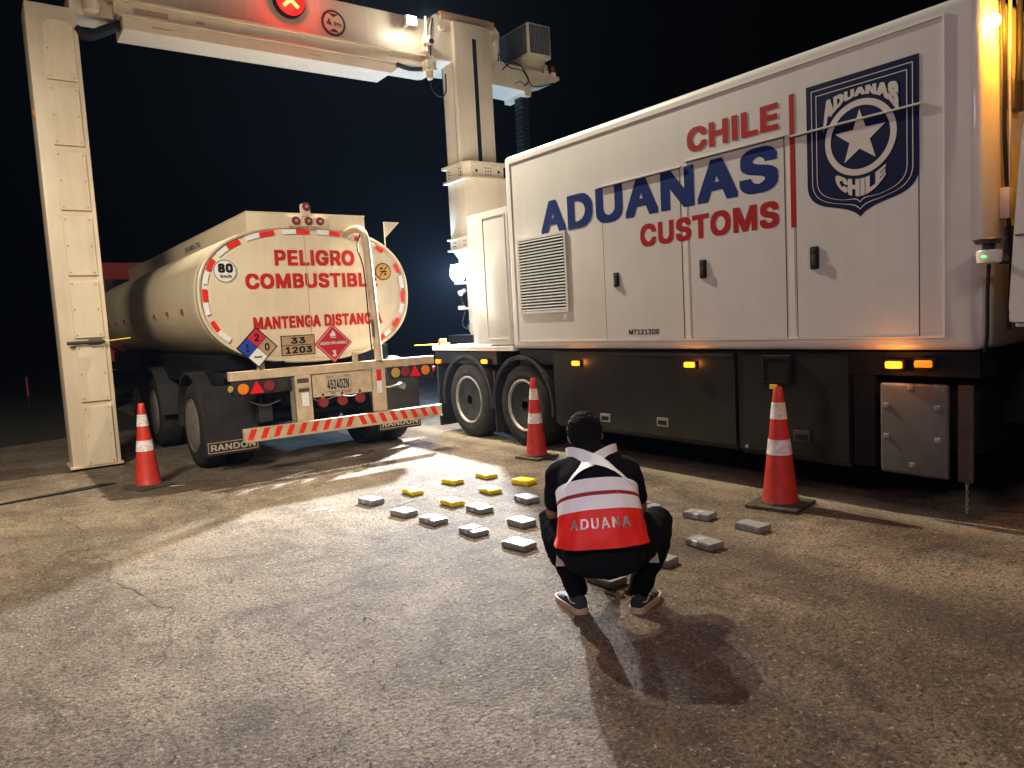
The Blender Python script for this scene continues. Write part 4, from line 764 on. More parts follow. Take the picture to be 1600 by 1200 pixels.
# vertical vapour pipe
b = MB(); b.tube([(3.75, 8.60, 2.66), (3.75, 8.30, 2.69), (3.765, 8.12, 2.67), (3.775, 8.03, 2.58), (3.78, 8.0, 2.4), (3.80, 7.985, 1.8), (3.82, 7.97, 1.14)], .046, 18, smooth=8); pipe = b.build('vapour_pipe', 'frame_paint', K, smooth=60)
b = MB(); b.tube([(3.70, 8.0, 2.60), (3.66, 8.0, 2.45), (3.70, 7.97, 2.25), (3.715, 7.965, 2.0), (3.72, 7.96, 1.7), (3.735, 7.96, 1.2)], .008, 6); b.build('pipe_wire', 'rubber', pipe, smooth=60)
b = MB()
for i in range(9): b.box((3.742, 7.915, 1.60-i*.022), (3.752, 7.94, 1.615-i*.022))
b.build('pipe_marks', 'black_ink', pipe)
# triangular flag plate on the right top
b = MB(); b.prism([(4.26, 2.83), (4.48, 2.83), (4.27, 2.63)], 'y', 8.49, 8.50); b.cyl((4.268, 8.495, 2.50), (4.268, 8.495, 2.83), .008, seg=8); b.build('triangle_plate', 'gantry_cream', K)
# side clearance reflectors
for i in range(9):
    y = 9.30+i*.83; MB().box((1.976, y-.03, 1.80), (1.996, y+.03, 1.86), .003).build('side_reflector', 'lens_red', K)
# rear frame
yf = 7.97
b = MB(); b.box((2.11, yf, 1.045), (4.56, yf+.10, 1.14), .006); b.box((2.42, yf+.03, 1.14), (2.49, yf+.08, 1.40)); b.box((3.52, yf+.03, 1.14), (3.57, yf+.08, 1.25)); xm = b.build('rear_crossmember', 'frame_paint', K)
b = MB()
for x in (2.95, 3.75): b.box((x-.04, yf+.10, 1.06), (x+.04, 8.9, 1.13))
b.box((2.1, 8.55, .98), (2.2, 16.5, 1.12)); b.box((4.35, 8.55, .98), (4.45, 16.5, 1.12)); b.box((2.7, 8.4, .72), (2.85, 17, 1.2)); b.box((3.7, 8.4, .72), (3.85, 17, 1.2)); b.box((2.2, 8.9, 1.12), (4.4, 16.5, 1.3))
b.cyl((2.9, 8.9, .72), (3.6, 8.9, .75), .10); b.cyl((2.3, 9.15, .5), (4.3, 9.15, .5), .07); b.box((2.9, 8.3, .8), (3.0, 8.5, .98)); b.cyl((3.1, 8.6, .82), (3.1, 9.4, .82), .09); b.cyl((3.45, 8.6, .80), (3.45, 9.4, .80), .09)
b.build('chassis', 'chassis_black', K)
for x, z in ((2.98, .78), (3.25, .80), (3.55, .78)):
    pass
b = MB(); b.tube([(3.0, 8.2, .78), (3.15, 8.15, .72), (3.35, 8.15, .76), (3.55, 8.15, .74), (3.7, 8.2, .82)], .008, 6); b.tube([(3.9, 8.15, .82), (4.0, 8.1, .80), (4.15, 8.1, .82), (4.22, 8.15, .75)], .012, 6); b.tube([(2.35, 8.2, .80), (2.5, 8.15, .74), (2.7, 8.2, .78)], .008, 6); b.build('air_lines', 'rim_steel', K, smooth=60)
MB().cyl((4.18, 8.1, .80), (4.18, 8.2, .80), .04).build('air_coupling', 'rim_steel', K); MB().box((2.45, 8.2, .55), (2.6, 8.4, .75), .01).build('valve_box', 'metal_dark', K)
# number plate board
b = MB(); b.box((3.0, yf+.02, .78), (3.72, yf+.05, 1.04), .004); pb = b.build('plate_board', 'frame_paint', K)
b = MB(); b.box((3.14, yf+.005, .835), (3.45, yf+.014, 1.0), .003); pl_ = b.build('number_plate', mat('plate', (.52, .45, .33), .5, var=.3, vscale=20), pb)
text('plate_text', '4524DZN', 'navy', pl_, rear(3.165, 3.425, .855, .965, yf+.002), .02)
for x0, x1, z0, z1 in ((3.16, 3.22, .995, 1.012), (3.37, 3.43, .995, 1.012), (3.2, 3.24, .815, .84), (3.37, 3.43, .815, .835)): MB().box((x0, yf-.004, z0), (x1, yf+.016, z1)).build('plate_clip', 'placard_brown', pl_)
# vertical bumper posts
for i, (x0, x1, t0, t1) in enumerate([(2.80, 2.98, 1.05, .50), (3.73, 3.89, 1.10, .56)]):
    b = MB(); b.box((x0, yf+.0, t1-.02), (x1, yf+.06, 1.045), .006); po = b.build('bumper_post', 'frame_paint', K)
    if i == 0:
        b = MB(); b.box((2.745, yf+.02, .47), (2.79, yf+.05, 1.03), .004); b.build('post_plate', 'steel', po)
        b = MB(); b.box((2.82, yf-.004, .96), (2.95, yf+.002, 1.01)); b.box((2.83, yf-.004, .86), (2.95, yf+.002, .90)); b.build('rust_patch', 'grime', po)
        MB().box((2.86, yf-.006, .70), (2.94, yf+.002, .85)).build('reflector_tape', 'reflect_white', po)
    else:
        MB().box((3.775, yf-.006, .90), (3.835, yf+.002, 1.03)).build('reflector_tape', 'reflect_red', po)
        MB().box((3.775, yf-.006, .755), (3.835, yf+.002, .898)).build('reflector_tape', 'reflect_white', po)
for (x, z) in ((3.11, .715), (3.34, .715), (3.56, .72)):
    b = MB(); b.cyl((x, yf+.05, z), (x, yf-.01, z), .058, .054, seg=24, bev=.006); o = b.build('low_lamp', 'lens_red', K, smooth=40)
    MB().box((x-.012, yf+.02, z+.04), (x+.012, yf+.04, z+.10)).build('lamp_bracket', 'frame_paint', o)
# tail light clusters
def cluster(x0, x1, z0, z1, lamps):
    b = MB(); b.box((x0, yf-.01, z0), (x1, yf+.08, z1), .02, 3); c_ = b.build('tail_light', 'mudflap', K, smooth=40)
    for (x, z, kind, mt) in lamps:
        b = MB()
        if kind == 'o': b.cyl((x, yf-.008, z), (x, yf-.028, z), .060, .055, seg=28, bev=.006)
        else: b.prism([(x-.075, z-.058), (x+.075, z-.058), (x, z+.075)], 'y', yf-.026, yf-.008, .004)
        b.build('lamp_lens', mt, c_, smooth=40)
cluster(2.125, 2.76, .885, 1.035, [(2.235, .955, 'o', 'lens_amber'), (2.375, .955, 't', 'lens_red_bright'), (2.51, .965, 'o', 'lens_red'), (2.655, .965, 'o', 'metal_dark')])
cluster(3.94, 4.53, .885, 1.04, [(4.02, .975, 'o', 'lens_yellow'), (4.15, .975, 'o', 'lens_red'), (4.28, .97, 't', 'lens_red_bright'), (4.425, .975, 'o', 'lens_amber')])
b = MB(); b.cyl((2.12, yf, .965), (2.095, yf-.01, .965), .035, seg=20, bev=.006); b.build('edge_lamp', 'lens_yellow', K, smooth=40)
b = MB(); b.cyl((4.53, yf, .98), (4.555, yf-.01, .98), .030, seg=20, bev=.006); b.build('edge_lamp', 'reflect_red', K, smooth=40)
# striped bumper
b = MB(); b.box((2.19, 7.90, .405), (4.59, 7.97, .535), .006); bp_ = b.build('striped_bumper', 'frame_paint', K)
b = MB(); b.box((2.19, 7.885, .395), (4.59, 7.97, .41)); b.build('bumper_lip', 'frame_paint', bp_)
nst = 17
for i in range(nst):
    u = 2.215+i*(4.56-2.215)/nst; wd = .062
    s = .05 if i < 9 else -.05
    if i == 9: u += .02
    poly('bumper_stripe', [(u+(0 if s > 0 else .05), 7.8975, .418), (u+wd+(0 if s > 0 else .05), 7.8975, .418), (u+wd+(s if s > 0 else 0), 7.8975, .528), (u+(s if s > 0 else 0), 7.8975, .528)], 'reflect_red', bp_)
# wheels, flaps, fenders
for y in (9.12, 11.4, 12.7):
    wheel(K, 1.95, y, .5, rim='dusty_hub', dish=False); wheel(K, 2.29, y, .5, rim='dusty_hub', dish=False, wd=.28)
    wheel(K, 4.58, y, .5, face=1, rim='dusty_hub', dish=False); wheel(K, 4.24, y, .5, face=1, rim='dusty_hub', dish=False, wd=.28)
for (x0, x1) in ((1.93, 2.60), (3.93, 4.60)):
    for y in (9.12, 11.4):
        b = MB(); n = 14
        for i in range(n):
            a0, a1 = R(0)+R(185)*i/n, R(0)+R(185)*(i+1)/n
            b.prism([(y-rr*math.cos(a), .50+rr*math.sin(a)) for rr, a in ((.60, a0), (.60, a1), (.63, a1), (.63, a0))], 'x', x0, x1)
        b.build('mudguard', 'mudflap', K, smooth=40)
for (x0, x1) in ((1.92, 2.50), (3.98, 4.58)):
    b = MB(); b.box((x0, 8.44, .22), (x1, 8.455, .98), .004); fo = b.build('mudflap', 'mudflap', K)
    c_ = x0+.02
    b = MB(); frame_strip_pts = [(x0+.02, .245, x1-.02, .365)]
    a0, z0, a1, z1 = frame_strip_pts[0]
    b.box((a0, 8.434, z0), (a1, 8.440, z0+.008)); b.box((a0, 8.434, z1-.008), (a1, 8.440, z1)); b.box((a0, 8.434, z0+.008), (a0+.008, 8.440, z1-.008)); b.box((a1-.008, 8.434, z0+.008), (a1, 8.440, z1-.008))
    b.build('flap_border', 'placard_brown', fo)
    text('flap_text', 'RANDON', 'lens_pale', fo, rear(x0+.05, x1-.05, .270, .340, 8.436), .02)
# hazard placards
def placard_holder():
    b = MB(); b.box((2.45, yf-.02, 1.375), (3.25, yf-.01, 1.39)); return b.build('placard_rail', 'frame_paint', K)
placard_holder()
yp = yf-.035
def diamond(cx_, cz_, r, y0, y1): return MB().prism([(cx_-r, cz_), (cx_, cz_-r), (cx_+r, cz_), (cx_, cz_+r)], 'y', y0, y1)
D = diamond(2.41, 1.385, .218, yp, yp+.008).build('hazard_diamond', 'black_ink', K)
h_ = .100
for (dx, dz, mt) in ((0, .102, 'placard_red'), (-.102, 0, 'placard_blue'), (.102, 0, 'placard_brown'), (0, -.102, 'white_sign')):
    diamond(2.41+dx, 1.385+dz, .098, yp-.003, yp+.001).build('diamond_quarter', mt, D)
text('diamond_digit', '2', 'black_ink', D, rear(2.385, 2.435, 1.45, 1.53, yp-.005), .03)
text('diamond_digit', '1', 'black_ink', D, rear(2.290, 2.325, 1.345, 1.425, yp-.005), .03)
text('diamond_digit', '0', 'black_ink', D, rear(2.487, 2.537, 1.345, 1.425, yp-.005), .03)
MB().box((2.37, yp-.006, 1.275), (2.45, yp-.003, 1.29)).build('diamond_mark', 'black_ink', D)
b = MB(); b.box((2.665, yp, 1.27), (3.045, yp+.008, 1.49), .002); U = b.build('number_placard', 'black_ink', K)
MB().box((2.675, yp-.003, 1.385), (3.035, yp+.001, 1.48)).build('placard_field', 'placard_brown', U)
MB().box((2.675, yp-.003, 1.28), (3.035, yp+.001, 1.378)).build('placard_field', 'placard_brown', U)
text('placard_number', '33', 'black_ink', U, rear(2.775, 2.935, 1.397, 1.467, yp-.005), .035)
text('placard_number', '1203', 'black_ink', U, rear(2.705, 3.005, 1.292, 1.366, yp-.005), .035)
F_ = diamond(3.26, 1.375, .222, yp, yp+.008).build('flammable_diamond', 'placard_red', K)
b = MB(); q0, q1 = .200, .194
A = [(3.26-q0, 1.375), (3.26, 1.375-q0), (3.26+q0, 1.375), (3.26, 1.375+q0)]; Bp = [(3.26-q1, 1.375), (3.26, 1.375-q1), (3.26+q1, 1.375), (3.26, 1.375+q1)]
va = [b.bm.verts.new((x, yp-.002, z)) for x, z in A]; vb = [b.bm.verts.new((x, yp-.002, z)) for x, z in Bp]
for i in range(4): b.bm.faces.new((va[i], va[(i+1) % 4], vb[(i+1) % 4], vb[i]))
b.build('diamond_border', 'white_sign', F_)
fl_ = [(-.028, 0), (-.036, .022), (-.026, .045), (-.018, .035), (-.012, .062), (.002, .088), (.006, .060), (.018, .070), (.020, .045), (.032, .032), (.030, .010), (.018, -.004), (.004, .008), (-.010, -.004)]
poly('flame', [(3.26+x, yp-.002, 1.452+z*.85) for x, z in fl_], 'white_sign', F_)
MB().box((3.225, yp-.003, 1.436), (3.295, yp-.001, 1.442)).build('flame_base', 'white_sign', F_)
text('diamond_text', 'LIQUIDO INFLAMABLE', 'white_sign', F_, rear(3.10, 3.42, 1.362, 1.396, yp-.003), .02)
text('diamond_digit', '3', 'white_sign', F_, rear(3.238, 3.284, 1.225, 1.295, yp-.003), .03)
# red cab of the tanker
b = MB(); b.prism([(2.0, .9), (4.5, .9), (4.5, 2.95), (4.3, 3.15), (2.2, 3.15), (2.0, 2.95)], 'y', 17.5, 19.4, .05); cr_ = b.build('red_cab', 'cab_red', K, smooth=40)
b = MB(); b.box((2.3, 17.47, 2.1), (4.2, 17.5, 2.8), .01); b.build('rear_window', 'glass_dark', cr_)
b = MB(); b.cyl((2.02, 17.3, 2.2), (2.02, 17.3, 3.3), .04); b.build('exhaust_stack', 'steel', cr_)
wheel(cr_, 2.0, 18.6, .5); wheel(cr_, 4.5, 18.6, .5, face=1)

# ------------------------------------------------------------------ traffic cones
def cone(x, y, rz, h, bw, label, first=[None]):
    if first[0] is None:
        t = thing('traffic_cone', label, 'traffic cone', (0, 0, 0), 0, 'orange traffic cones with two white bands', worldkids=False)
        b = MB(); b.box((-.19, -.19, .0), (.19, .19, .028), .010, 2); b.lathe([(.026, .150), (.040, .142), (.046, .130)], (0, 0, 0), 'z', 8); b.build('base', 'cone_base', t, smooth=30)
        def rad(z): return .128+(.030-.128)*((z-.03)/.89)
        b = MB(); pr = [(.03, .135), (.045, .128)]+[(z, rad(z)) for z in (.2, .4, .6, .8, .905)]+[(.92, .024), (.92, .018), (.7, .016)]
        b.lathe(pr, (0, 0, 0), 'z', 40); b.build('cone_body', 'cone_red', t, smooth=40)
        for (z0, z1) in ((.675, .80), (.405, .520)):
            b = MB(); n = 6; b.lathe([(z0, rad(z0)+.001)]+[(z0+(z1-z0)*k/n, rad(z0+(z1-z0)*k/n)+.0035) for k in range(n+1)]+[(z1, rad(z1)+.001)], (0, 0, 0), 'z', 40)
            bm_ = b.bm
            bmesh.ops.delete(bm_, geom=[f for f in bm_.faces if len(f.verts) > 4], context='FACES')
            b.build('reflective_band', 'cone_band', t, smooth=40)
        first[0] = t
    else:
        s = first[0]; t = s.copy(); C.objects.link(t)
        for ch in list(s.children):
            c_ = ch.copy(); C.objects.link(c_); c_.parent = t
        t['label'] = label
    t.location = (x, y, 0); t.rotation_euler = (0, 0, rz); t.scale = (bw, bw, h)
    return t
cone(1.32, 8.42, R(20), .955, .98, 'red and white traffic cone between the gantry column and the tanker wheels')
cone(4.90, 6.42, R(8), .96, .92, 'red and white traffic cone in front of the scanner truck wheels, behind the crouching person')
cone(4.90, 3.36, R(12), 1.005, 1.05, 'largest traffic cone, nearest the camera, with a scuffed lower band, beside the dark truck locker')

# ------------------------------------------------------------------ wrapped packages
PK = [(2.673, 5.926, 'g', 'grey wrapped package at the far left corner of the laid out rows'),
 (2.689, 5.346, 'g', 'grey wrapped package second from the left, just in front of the first yellow one'),
 (2.751, 4.975, 'g', 'dark grey wrapped package third from the left along the front edge'),
 (2.81, 4.488, 'g', 'dark grey wrapped package fourth from the left along the front edge'),
 (2.852, 3.987, 'g', 'grey wrapped package with purple sheen on its end, left of the crouching person'),
 (3.107, 5.967, 'y', 'leftmost yellow wrapped package'),
 (3.583, 6.051, 'y', 'yellow wrapped package in the back row, left of the rearmost one'),
 (3.95, 6.011, 'y', 'rearmost yellow wrapped package, nearest to the tanker bumper'),
 (4.025, 5.491, 'y', 'rightmost yellow wrapped package, nearest to the middle cone'),
 (3.618, 5.457, 'y', 'yellow wrapped package in the middle, below the rearmost one'),
 (3.145, 5.334, 'y', 'yellow wrapped package closest to the photographer, touching the grey rows'),
 (3.186, 4.98, 'g', 'dark grey package right in front of the nearest yellow package'),
 (3.641, 4.943, 'g', 'pale bluish grey package beside the left arm of the crouching person'),
 (3.186, 4.406, 'g', 'grey package left of the hip of the crouching person'),
 (4.136, 4.024, 'g', 'grey package just right of the red vest, partly hidden behind the person'),
 (4.218, 3.579, 'g', 'grey package midway between the red vest and the large right cone'),
 (4.232, 3.126, 'g', 'rightmost grey package, nearest to the large right cone'),
 (3.716, 3.118, 'g', 'brownish grey package right of the person, in the front right row'),
 (3.277, 3.108, 'g', 'grey package beside the right knee of the crouching person'),
 (2.816, 3.092, 'g', 'grey package between the shoes being handled by the crouching person'),
 (3.708, 3.567, 'g', 'grey package almost hidden behind the right knee of the person')]
rnd = random.Random(5)
def package_mesh(seed, yellow):
    b = bmesh.new(); bmesh.ops.create_cube(b, size=1)
    L_, W_, H_ = .135+rnd.uniform(-.006, .006), .210+rnd.uniform(-.012, .010), .043+rnd.uniform(-.004, .004)
    for v in b.verts: v.co = Vector((v.co.x*L_, v.co.y*W_, v.co.z*H_))
    bmesh.ops.bevel(b, geom=b.edges[:], offset=.006 if not yellow else .009, segments=2, affect='EDGES')
    bmesh.ops.subdivide_edges(b, edges=[e for e in b.edges if e.calc_length() > .03], cuts=7, use_grid_fill=True)
    for v in b.verts:
        p = v.co*17+Vector((seed*3.7, seed, 0)); d = noise.noise(p)*.0032+noise.noise(p*3)*.0014
        v.co += Vector((v.co.x/L_, v.co.y/W_, v.co.z/H_)).normalized()*d
        v.co.z += (.0025*math.cos(v.co.y/W_*math.pi) if v.co.z > 0 else 0)
        v.co.z += H_/2
        v.co.z = max(v.co.z, .001)
    bmesh.ops.recalc_face_normals(b, faces=b.faces)
    me = bpy.data.meshes.new('wrapped_package'); b.to_mesh(me); b.free(); shade(me, 50); return me
def tape_mesh(seed):
    b = bmesh.new(); vs = []
    for k, (x, z) in enumerate([(-.0715, .012), (-.0710, .038), (-.064, .047), (0, .0495), (.064, .047), (.0710, .038), (.0715, .012)]):
        vs.append((b.verts.new((x, -.012+seed*.02, z)), b.verts.new((x, .030+seed*.02, z))))
    for i in range(len(vs)-1): b.faces.new((vs[i][0], vs[i][1], vs[i+1][1], vs[i+1][0]))
    me = bpy.data.meshes.new('tape_strip'); b.to_mesh(me); b.free(); shade(me, 180); return me
meshes = {}
for i, (x, y, c_, lab) in enumerate(PK):
    me = package_mesh(i+1, c_ == 'y')
    o = link('wrapped_package', me, 'pack_yellow' if c_ == 'y' else 'pack_grey')
    o.location = (x, y, 0); o.rotation_euler = (0, 0, R(rnd.uniform(-3, 12)))
    if i % 3 != 1:
        tp = link('tape_strip', tape_mesh(rnd.uniform(-1.5, 1)), mat('tape_yellow', (.66, .50, .02), .35) if c_ == 'y' else mat('tape_grey', (.36, .36, .37), .3), o)
    tag(o, lab, 'package', 'packages laid out in rows on the paving')

# ------------------------------------------------------------------ person
PR = thing('person', 'person crouching with back turned, in black clothes and red reflective vest, over grey packages', 'person', (2.54, 2.77, 0), -R(43), worldkids=False); PR.scale = (1.02, .98, .945)
def voxel(b, size, smooth_it=4, disp=None, name='m'):
    me = bpy.data.meshes.new(name); bmesh.ops.recalc_face_normals(b.bm, faces=b.bm.faces); b.bm.to_mesh(me); b.bm.free()
    o = bpy.data.objects.new(name, me); C.objects.link(o)
    md = o.modifiers.new('r', 'REMESH'); md.mode = 'VOXEL'; md.voxel_size = size; md.use_smooth_shade = True
    if smooth_it:
        ms = o.modifiers.new('s', 'SMOOTH'); ms.iterations = smooth_it; ms.factor = .5
    dg = bpy.context.evaluated_depsgraph_get(); m2 = bpy.data.meshes.new_from_object(o.evaluated_get(dg))
    bpy.data.objects.remove(o); bpy.data.meshes.remove(me)
    if disp:
        ns_ = [v.normal.copy() for v in m2.vertices]
        for v, n_ in zip(m2.vertices, ns_): v.co += n_*disp(v.co)
    shade(m2, 180); m2.name = name
    return m2
def limb(b, pts, rad, n=6, seg=16):
    P = catmull([Vector(p) for p in pts], n); rr = interp(rad, len(P))
    b.tube(P, rr, seg, smooth=1); b.ball(P[0], rr[0], seg=seg); b.ball(P[-1], rr[-1], seg=seg)
# torso loft: (centre r,f,z), half width a, half depth b, lean of the section
SP = [((-.015, -.13, .27), .165, .125), ((-.015, -.165, .36), .198, .145), ((-.02, -.165, .46), .192, .128), ((-.028, -.13, .57), .178, .115), ((-.038, -.065, .67), .182, .115), ((-.048, .03, .76), .195, .108), ((-.055, .12, .825), .150, .085), ((-.062, .18, .86), .075, .065)]
ctrs = [Vector(s[0]) for s in SP]
def spine(t):
    n = len(SP)-1; k = min(int(t*n), n-1); f = t*n-k
    def cr3(a, b_, c, d): return .5*((2*b_)+(c-a)*f+(2*a-5*b_+4*c-d)*f*f+(3*b_-a-3*c+d)*f**3)
    i0, i1, i2, i3 = max(k-1, 0), k, k+1, min(k+2, n)
    return cr3(ctrs[i0], ctrs[i1], ctrs[i2], ctrs[i3]), cr3(SP[i0][1], SP[i1][1], SP[i2][1], SP[i3][1]), cr3(SP[i0][2], SP[i1][2], SP[i2][2], SP[i3][2])
def surf(t, th, off=0.0):
    """th: 0 = middle of the back, positive to the person's right"""
    c, a, bb = spine(t); c2 = spine(min(t+.01, 1))[0]; c1 = spine(max(t-.01, 0))[0]; tg = (c2-c1).normalized()
    rt = Vector((1, 0, 0)); rt = (rt-tg*rt.dot(tg)).normalized(); bk = rt.cross(tg).normalized()
    if bk.y > 0: bk = -bk
    e = 2.3; s_, c_ = math.sin(th), math.cos(th)
    return c + rt*math.copysign(abs(s_)**(2/e), s_)*(a+off) + bk*math.copysign(abs(c_)**(2/e), c_)*(bb+off)
def torso(b, t0=0, t1=1, off=0, n=26, seg=40):
    rings = [[b.bm.verts.new(surf(t0+(t1-t0)*i/n, 2*math.pi*k/seg, off)) for k in range(seg)] for i in range(n+1)]
    for i in range(n):
        for k in range(seg): b.bm.faces.new((rings[i][k], rings[i][(k+1) % seg], rings[i+1][(k+1) % seg], rings[i+1][k]))
    b.bm.faces.new(rings[0]); b.bm.faces.new(rings[-1])
LS, RS_ = Vector((-.215, .07, .765)), Vector((.105, .07, .765))   # shoulders
LE, RE = Vector((-.275, .15, .53)), Vector((.175, .18, .55))      # elbows
LW, RW = Vector((-.11, .40, .30)), Vector((.055, .40, .27))     # wrists
# --- body (head, neck, inner torso, arms, hands): one surface
b = MB(); torso(b, .1, .95, -.03)
limb(b, [(-.062, .17, .83), (-.075, .215, .90), (-.085, .25, .93)], [.06, .055, .058])
hc = Vector((-.095, .275, .945)); hrot = Matrix.Rotation(R(-38), 3, 'X') @ Matrix.Rotation(R(-6), 3, 'Y')
b.ball(hc, .108, (.78, .97, 1.08), hrot, 24)
b.ball(hc+hrot@Vector((0, .035, -.060)), .062, (.85, 1.05, .95), hrot, 16)
b.ball(hc+hrot@Vector((0, .100, -.012)), .015, (.8, 1.1, 1.6), hrot, 10)
for s in (-1, 1):
    b.ball(hc+hrot@Vector((s*.086, -.008, -.018)), .026, (.35, .8, 1.25), hrot, 12)
limb(b, [LS, LE, (LE+LW)/2+Vector((.0, 0, .0)), LW], [.05, .042, .040, .026]); limb(b, [RS_, RE, (RE+RW)/2, RW], [.05, .042, .040, .026])
HT = [Vector((-.055, .455, .135)), Vector((.03, .43, .105))]
for s, W, H_ in ((-1, LW, HT[0]), (1, RW, HT[1])):
    d = (H_-W).normalized(); K1 = W+(H_-W)*.25; sd = Vector((1, 0, 0)); sd = (sd-d*sd.dot(d)).normalized()
    limb(b, [W, W+d*.03, W+d*.075], [.024, .028, .030], 4, 12)
    for fi, (o_, ln) in enumerate([(-.030, .068), (-.010, .078), (.011, .073), (.030, .060)]):
        p0 = W+d*.075+sd*o_; p1 = p0+d*ln*.45+Vector((0, .006, 0)); p2 = p1+Vector((0, .004, -ln*.42)).lerp(d*ln*.4, .5); p3 = p2+Vector((-s*.004, -.012, -ln*.22))
        limb(b, [p0-d*.02, p0, p1, p2, p3], [.010, .0095, .009, .008, .0065], 3, 8)
    p0 = W+d*.03-sd*s*.026; limb(b, [p0, p0+d*.03-sd*s*.020, p0+d*.062-sd*s*.022], [.012, .010, .0075], 3, 8)
me = voxel(b, .0058, 2, name='body'); bo = link('body', me, 'skin', PR)
me.materials.append(M['glove'])
for p in me.polygons:
    c_ = p.center
    if c_.z < .24 and c_.y > .34: p.material_index = 1
# --- hair
b = MB(); b.ball(hc+hrot@Vector((0, -.010, .014)), .110, (.85, 1.0, 1.06), hrot, 28)
b.ball(hc+hrot@Vector((0, -.028, -.050)), .075, (.98, .95, 1.05), hrot, 20)
bmesh.ops.delete(b.bm, geom=[v for v in b.bm.verts if (hrot.inverted()@(v.co-hc)).y > .055 and (hrot.inverted()@(v.co-hc)).z < .05 or (hrot.inverted()@(v.co-hc)).z < -.115], context='VERTS')
bmesh.ops.holes_fill(b.bm, edges=b.bm.edges, sides=60)
me = voxel(b, .0055, 1, lambda p: .002+.006*noise.noise(p*45)+.006*noise.noise(p*110), 'hair'); link('hair', me, 'hair', PR)
# --- shirt
b = MB(); torso(b, .12, .97, .0); 
limb(b, [(-.10, .06, .80), LS, LS.lerp(LE, .5), LS.lerp(LE, .72)], [.07, .083, .070, .064]); limb(b, [(.03, .06, .80), RS_, RS_.lerp(RE, .5), RS_.lerp(RE, .72)], [.07, .083, .070, .064])
limb(b, [(-.06, .15, .835), (-.070, .195, .880)], [.070, .064])
wr = lambda a, f: (lambda p: a*noise.noise(Vector((p.x*f, p.y*f, p.z*f*1.8)))+a*.5*noise.noise(p*f*2.4))
me = voxel(b, .009, 5, wr(.006, 9), 'shirt'); sh = link('shirt', me, 'shirt', PR)
for s, S_, E2 in ((-1, LS, LE), (1, RS_, RE)):
    b = MB(); b.tube([S_+Vector((s*-.01, -.078, .035)), S_.lerp(E2, .3)+Vector((s*-.02, -.085, 0)), S_.lerp(E2, .6)+Vector((s*-.02, -.074, 0))], .0035, 6); b.build('shirt_piping', 'red_letter', sh, smooth=60)
for i in range(3):
    c_ = LE+Vector((-.005+.022*i, -.063+.001*i, .075-.004*i)); MB().box(c_-Vector((.006, .004, .016)), c_+Vector((.006, .004, .016))).build('sleeve_badge', 'teal_patch_glow', sh)
# --- trousers
LKn, RKn = Vector((-.285, .26, .455)), Vector((.275, .25, .44)); LA, RA = Vector((-.165, .035, .115)), Vector((.155, .045, .115))
b = MB(); b.ball((-.015, -.13, .36), .15, (1.30, .95, .80), None, 24)
limb(b, [(-.11, -.08, .36), (-.21, .10, .39), LKn], [.115, .100, .078]); limb(b, [(.08, -.08, .36), (.20, .10, .38), RKn], [.115, .100, .078])
limb(b, [LKn, LKn.lerp(LA, .35)+Vector((-.01, -.055, 0)), LKn.lerp(LA, .7)+Vector((0, -.03, 0)), LA], [.080, .080, .066, .058]); limb(b, [RKn, RKn.lerp(RA, .35)+Vector((.01, -.055, 0)), RKn.lerp(RA, .7)+Vector((0, -.03, 0)), RA], [.080, .080, .066, .058])
me = voxel(b, .010, 5, wr(.008, 11), 'trousers'); tr = link('trousers', me, 'trousers', PR)
for (p, s) in (((-.255, .115, .30), -1), ((.245, .11, .315), 1)):
    p = Vector(p)
    b = MB(); v = [b.bm.verts.new(p+Vector(q)) for q in ((0, -.0, .05), (.038*s*-1, -.012, -.035), (.012*s, .0, -.04), (0, .012, .05), (.038*s*-1, .0, -.035), (.012*s, .012, -.04))]
    for f in ((0, 1, 2), (5, 4, 3), (0, 3, 4, 1), (1, 4, 5, 2), (2, 5, 3, 0)): b.bm.faces.new([v[k] for k in f])
    rp_ = b.build('reflective_patch', 'cone_band', tr)
    rp_.location = (0, -.115, -.0)
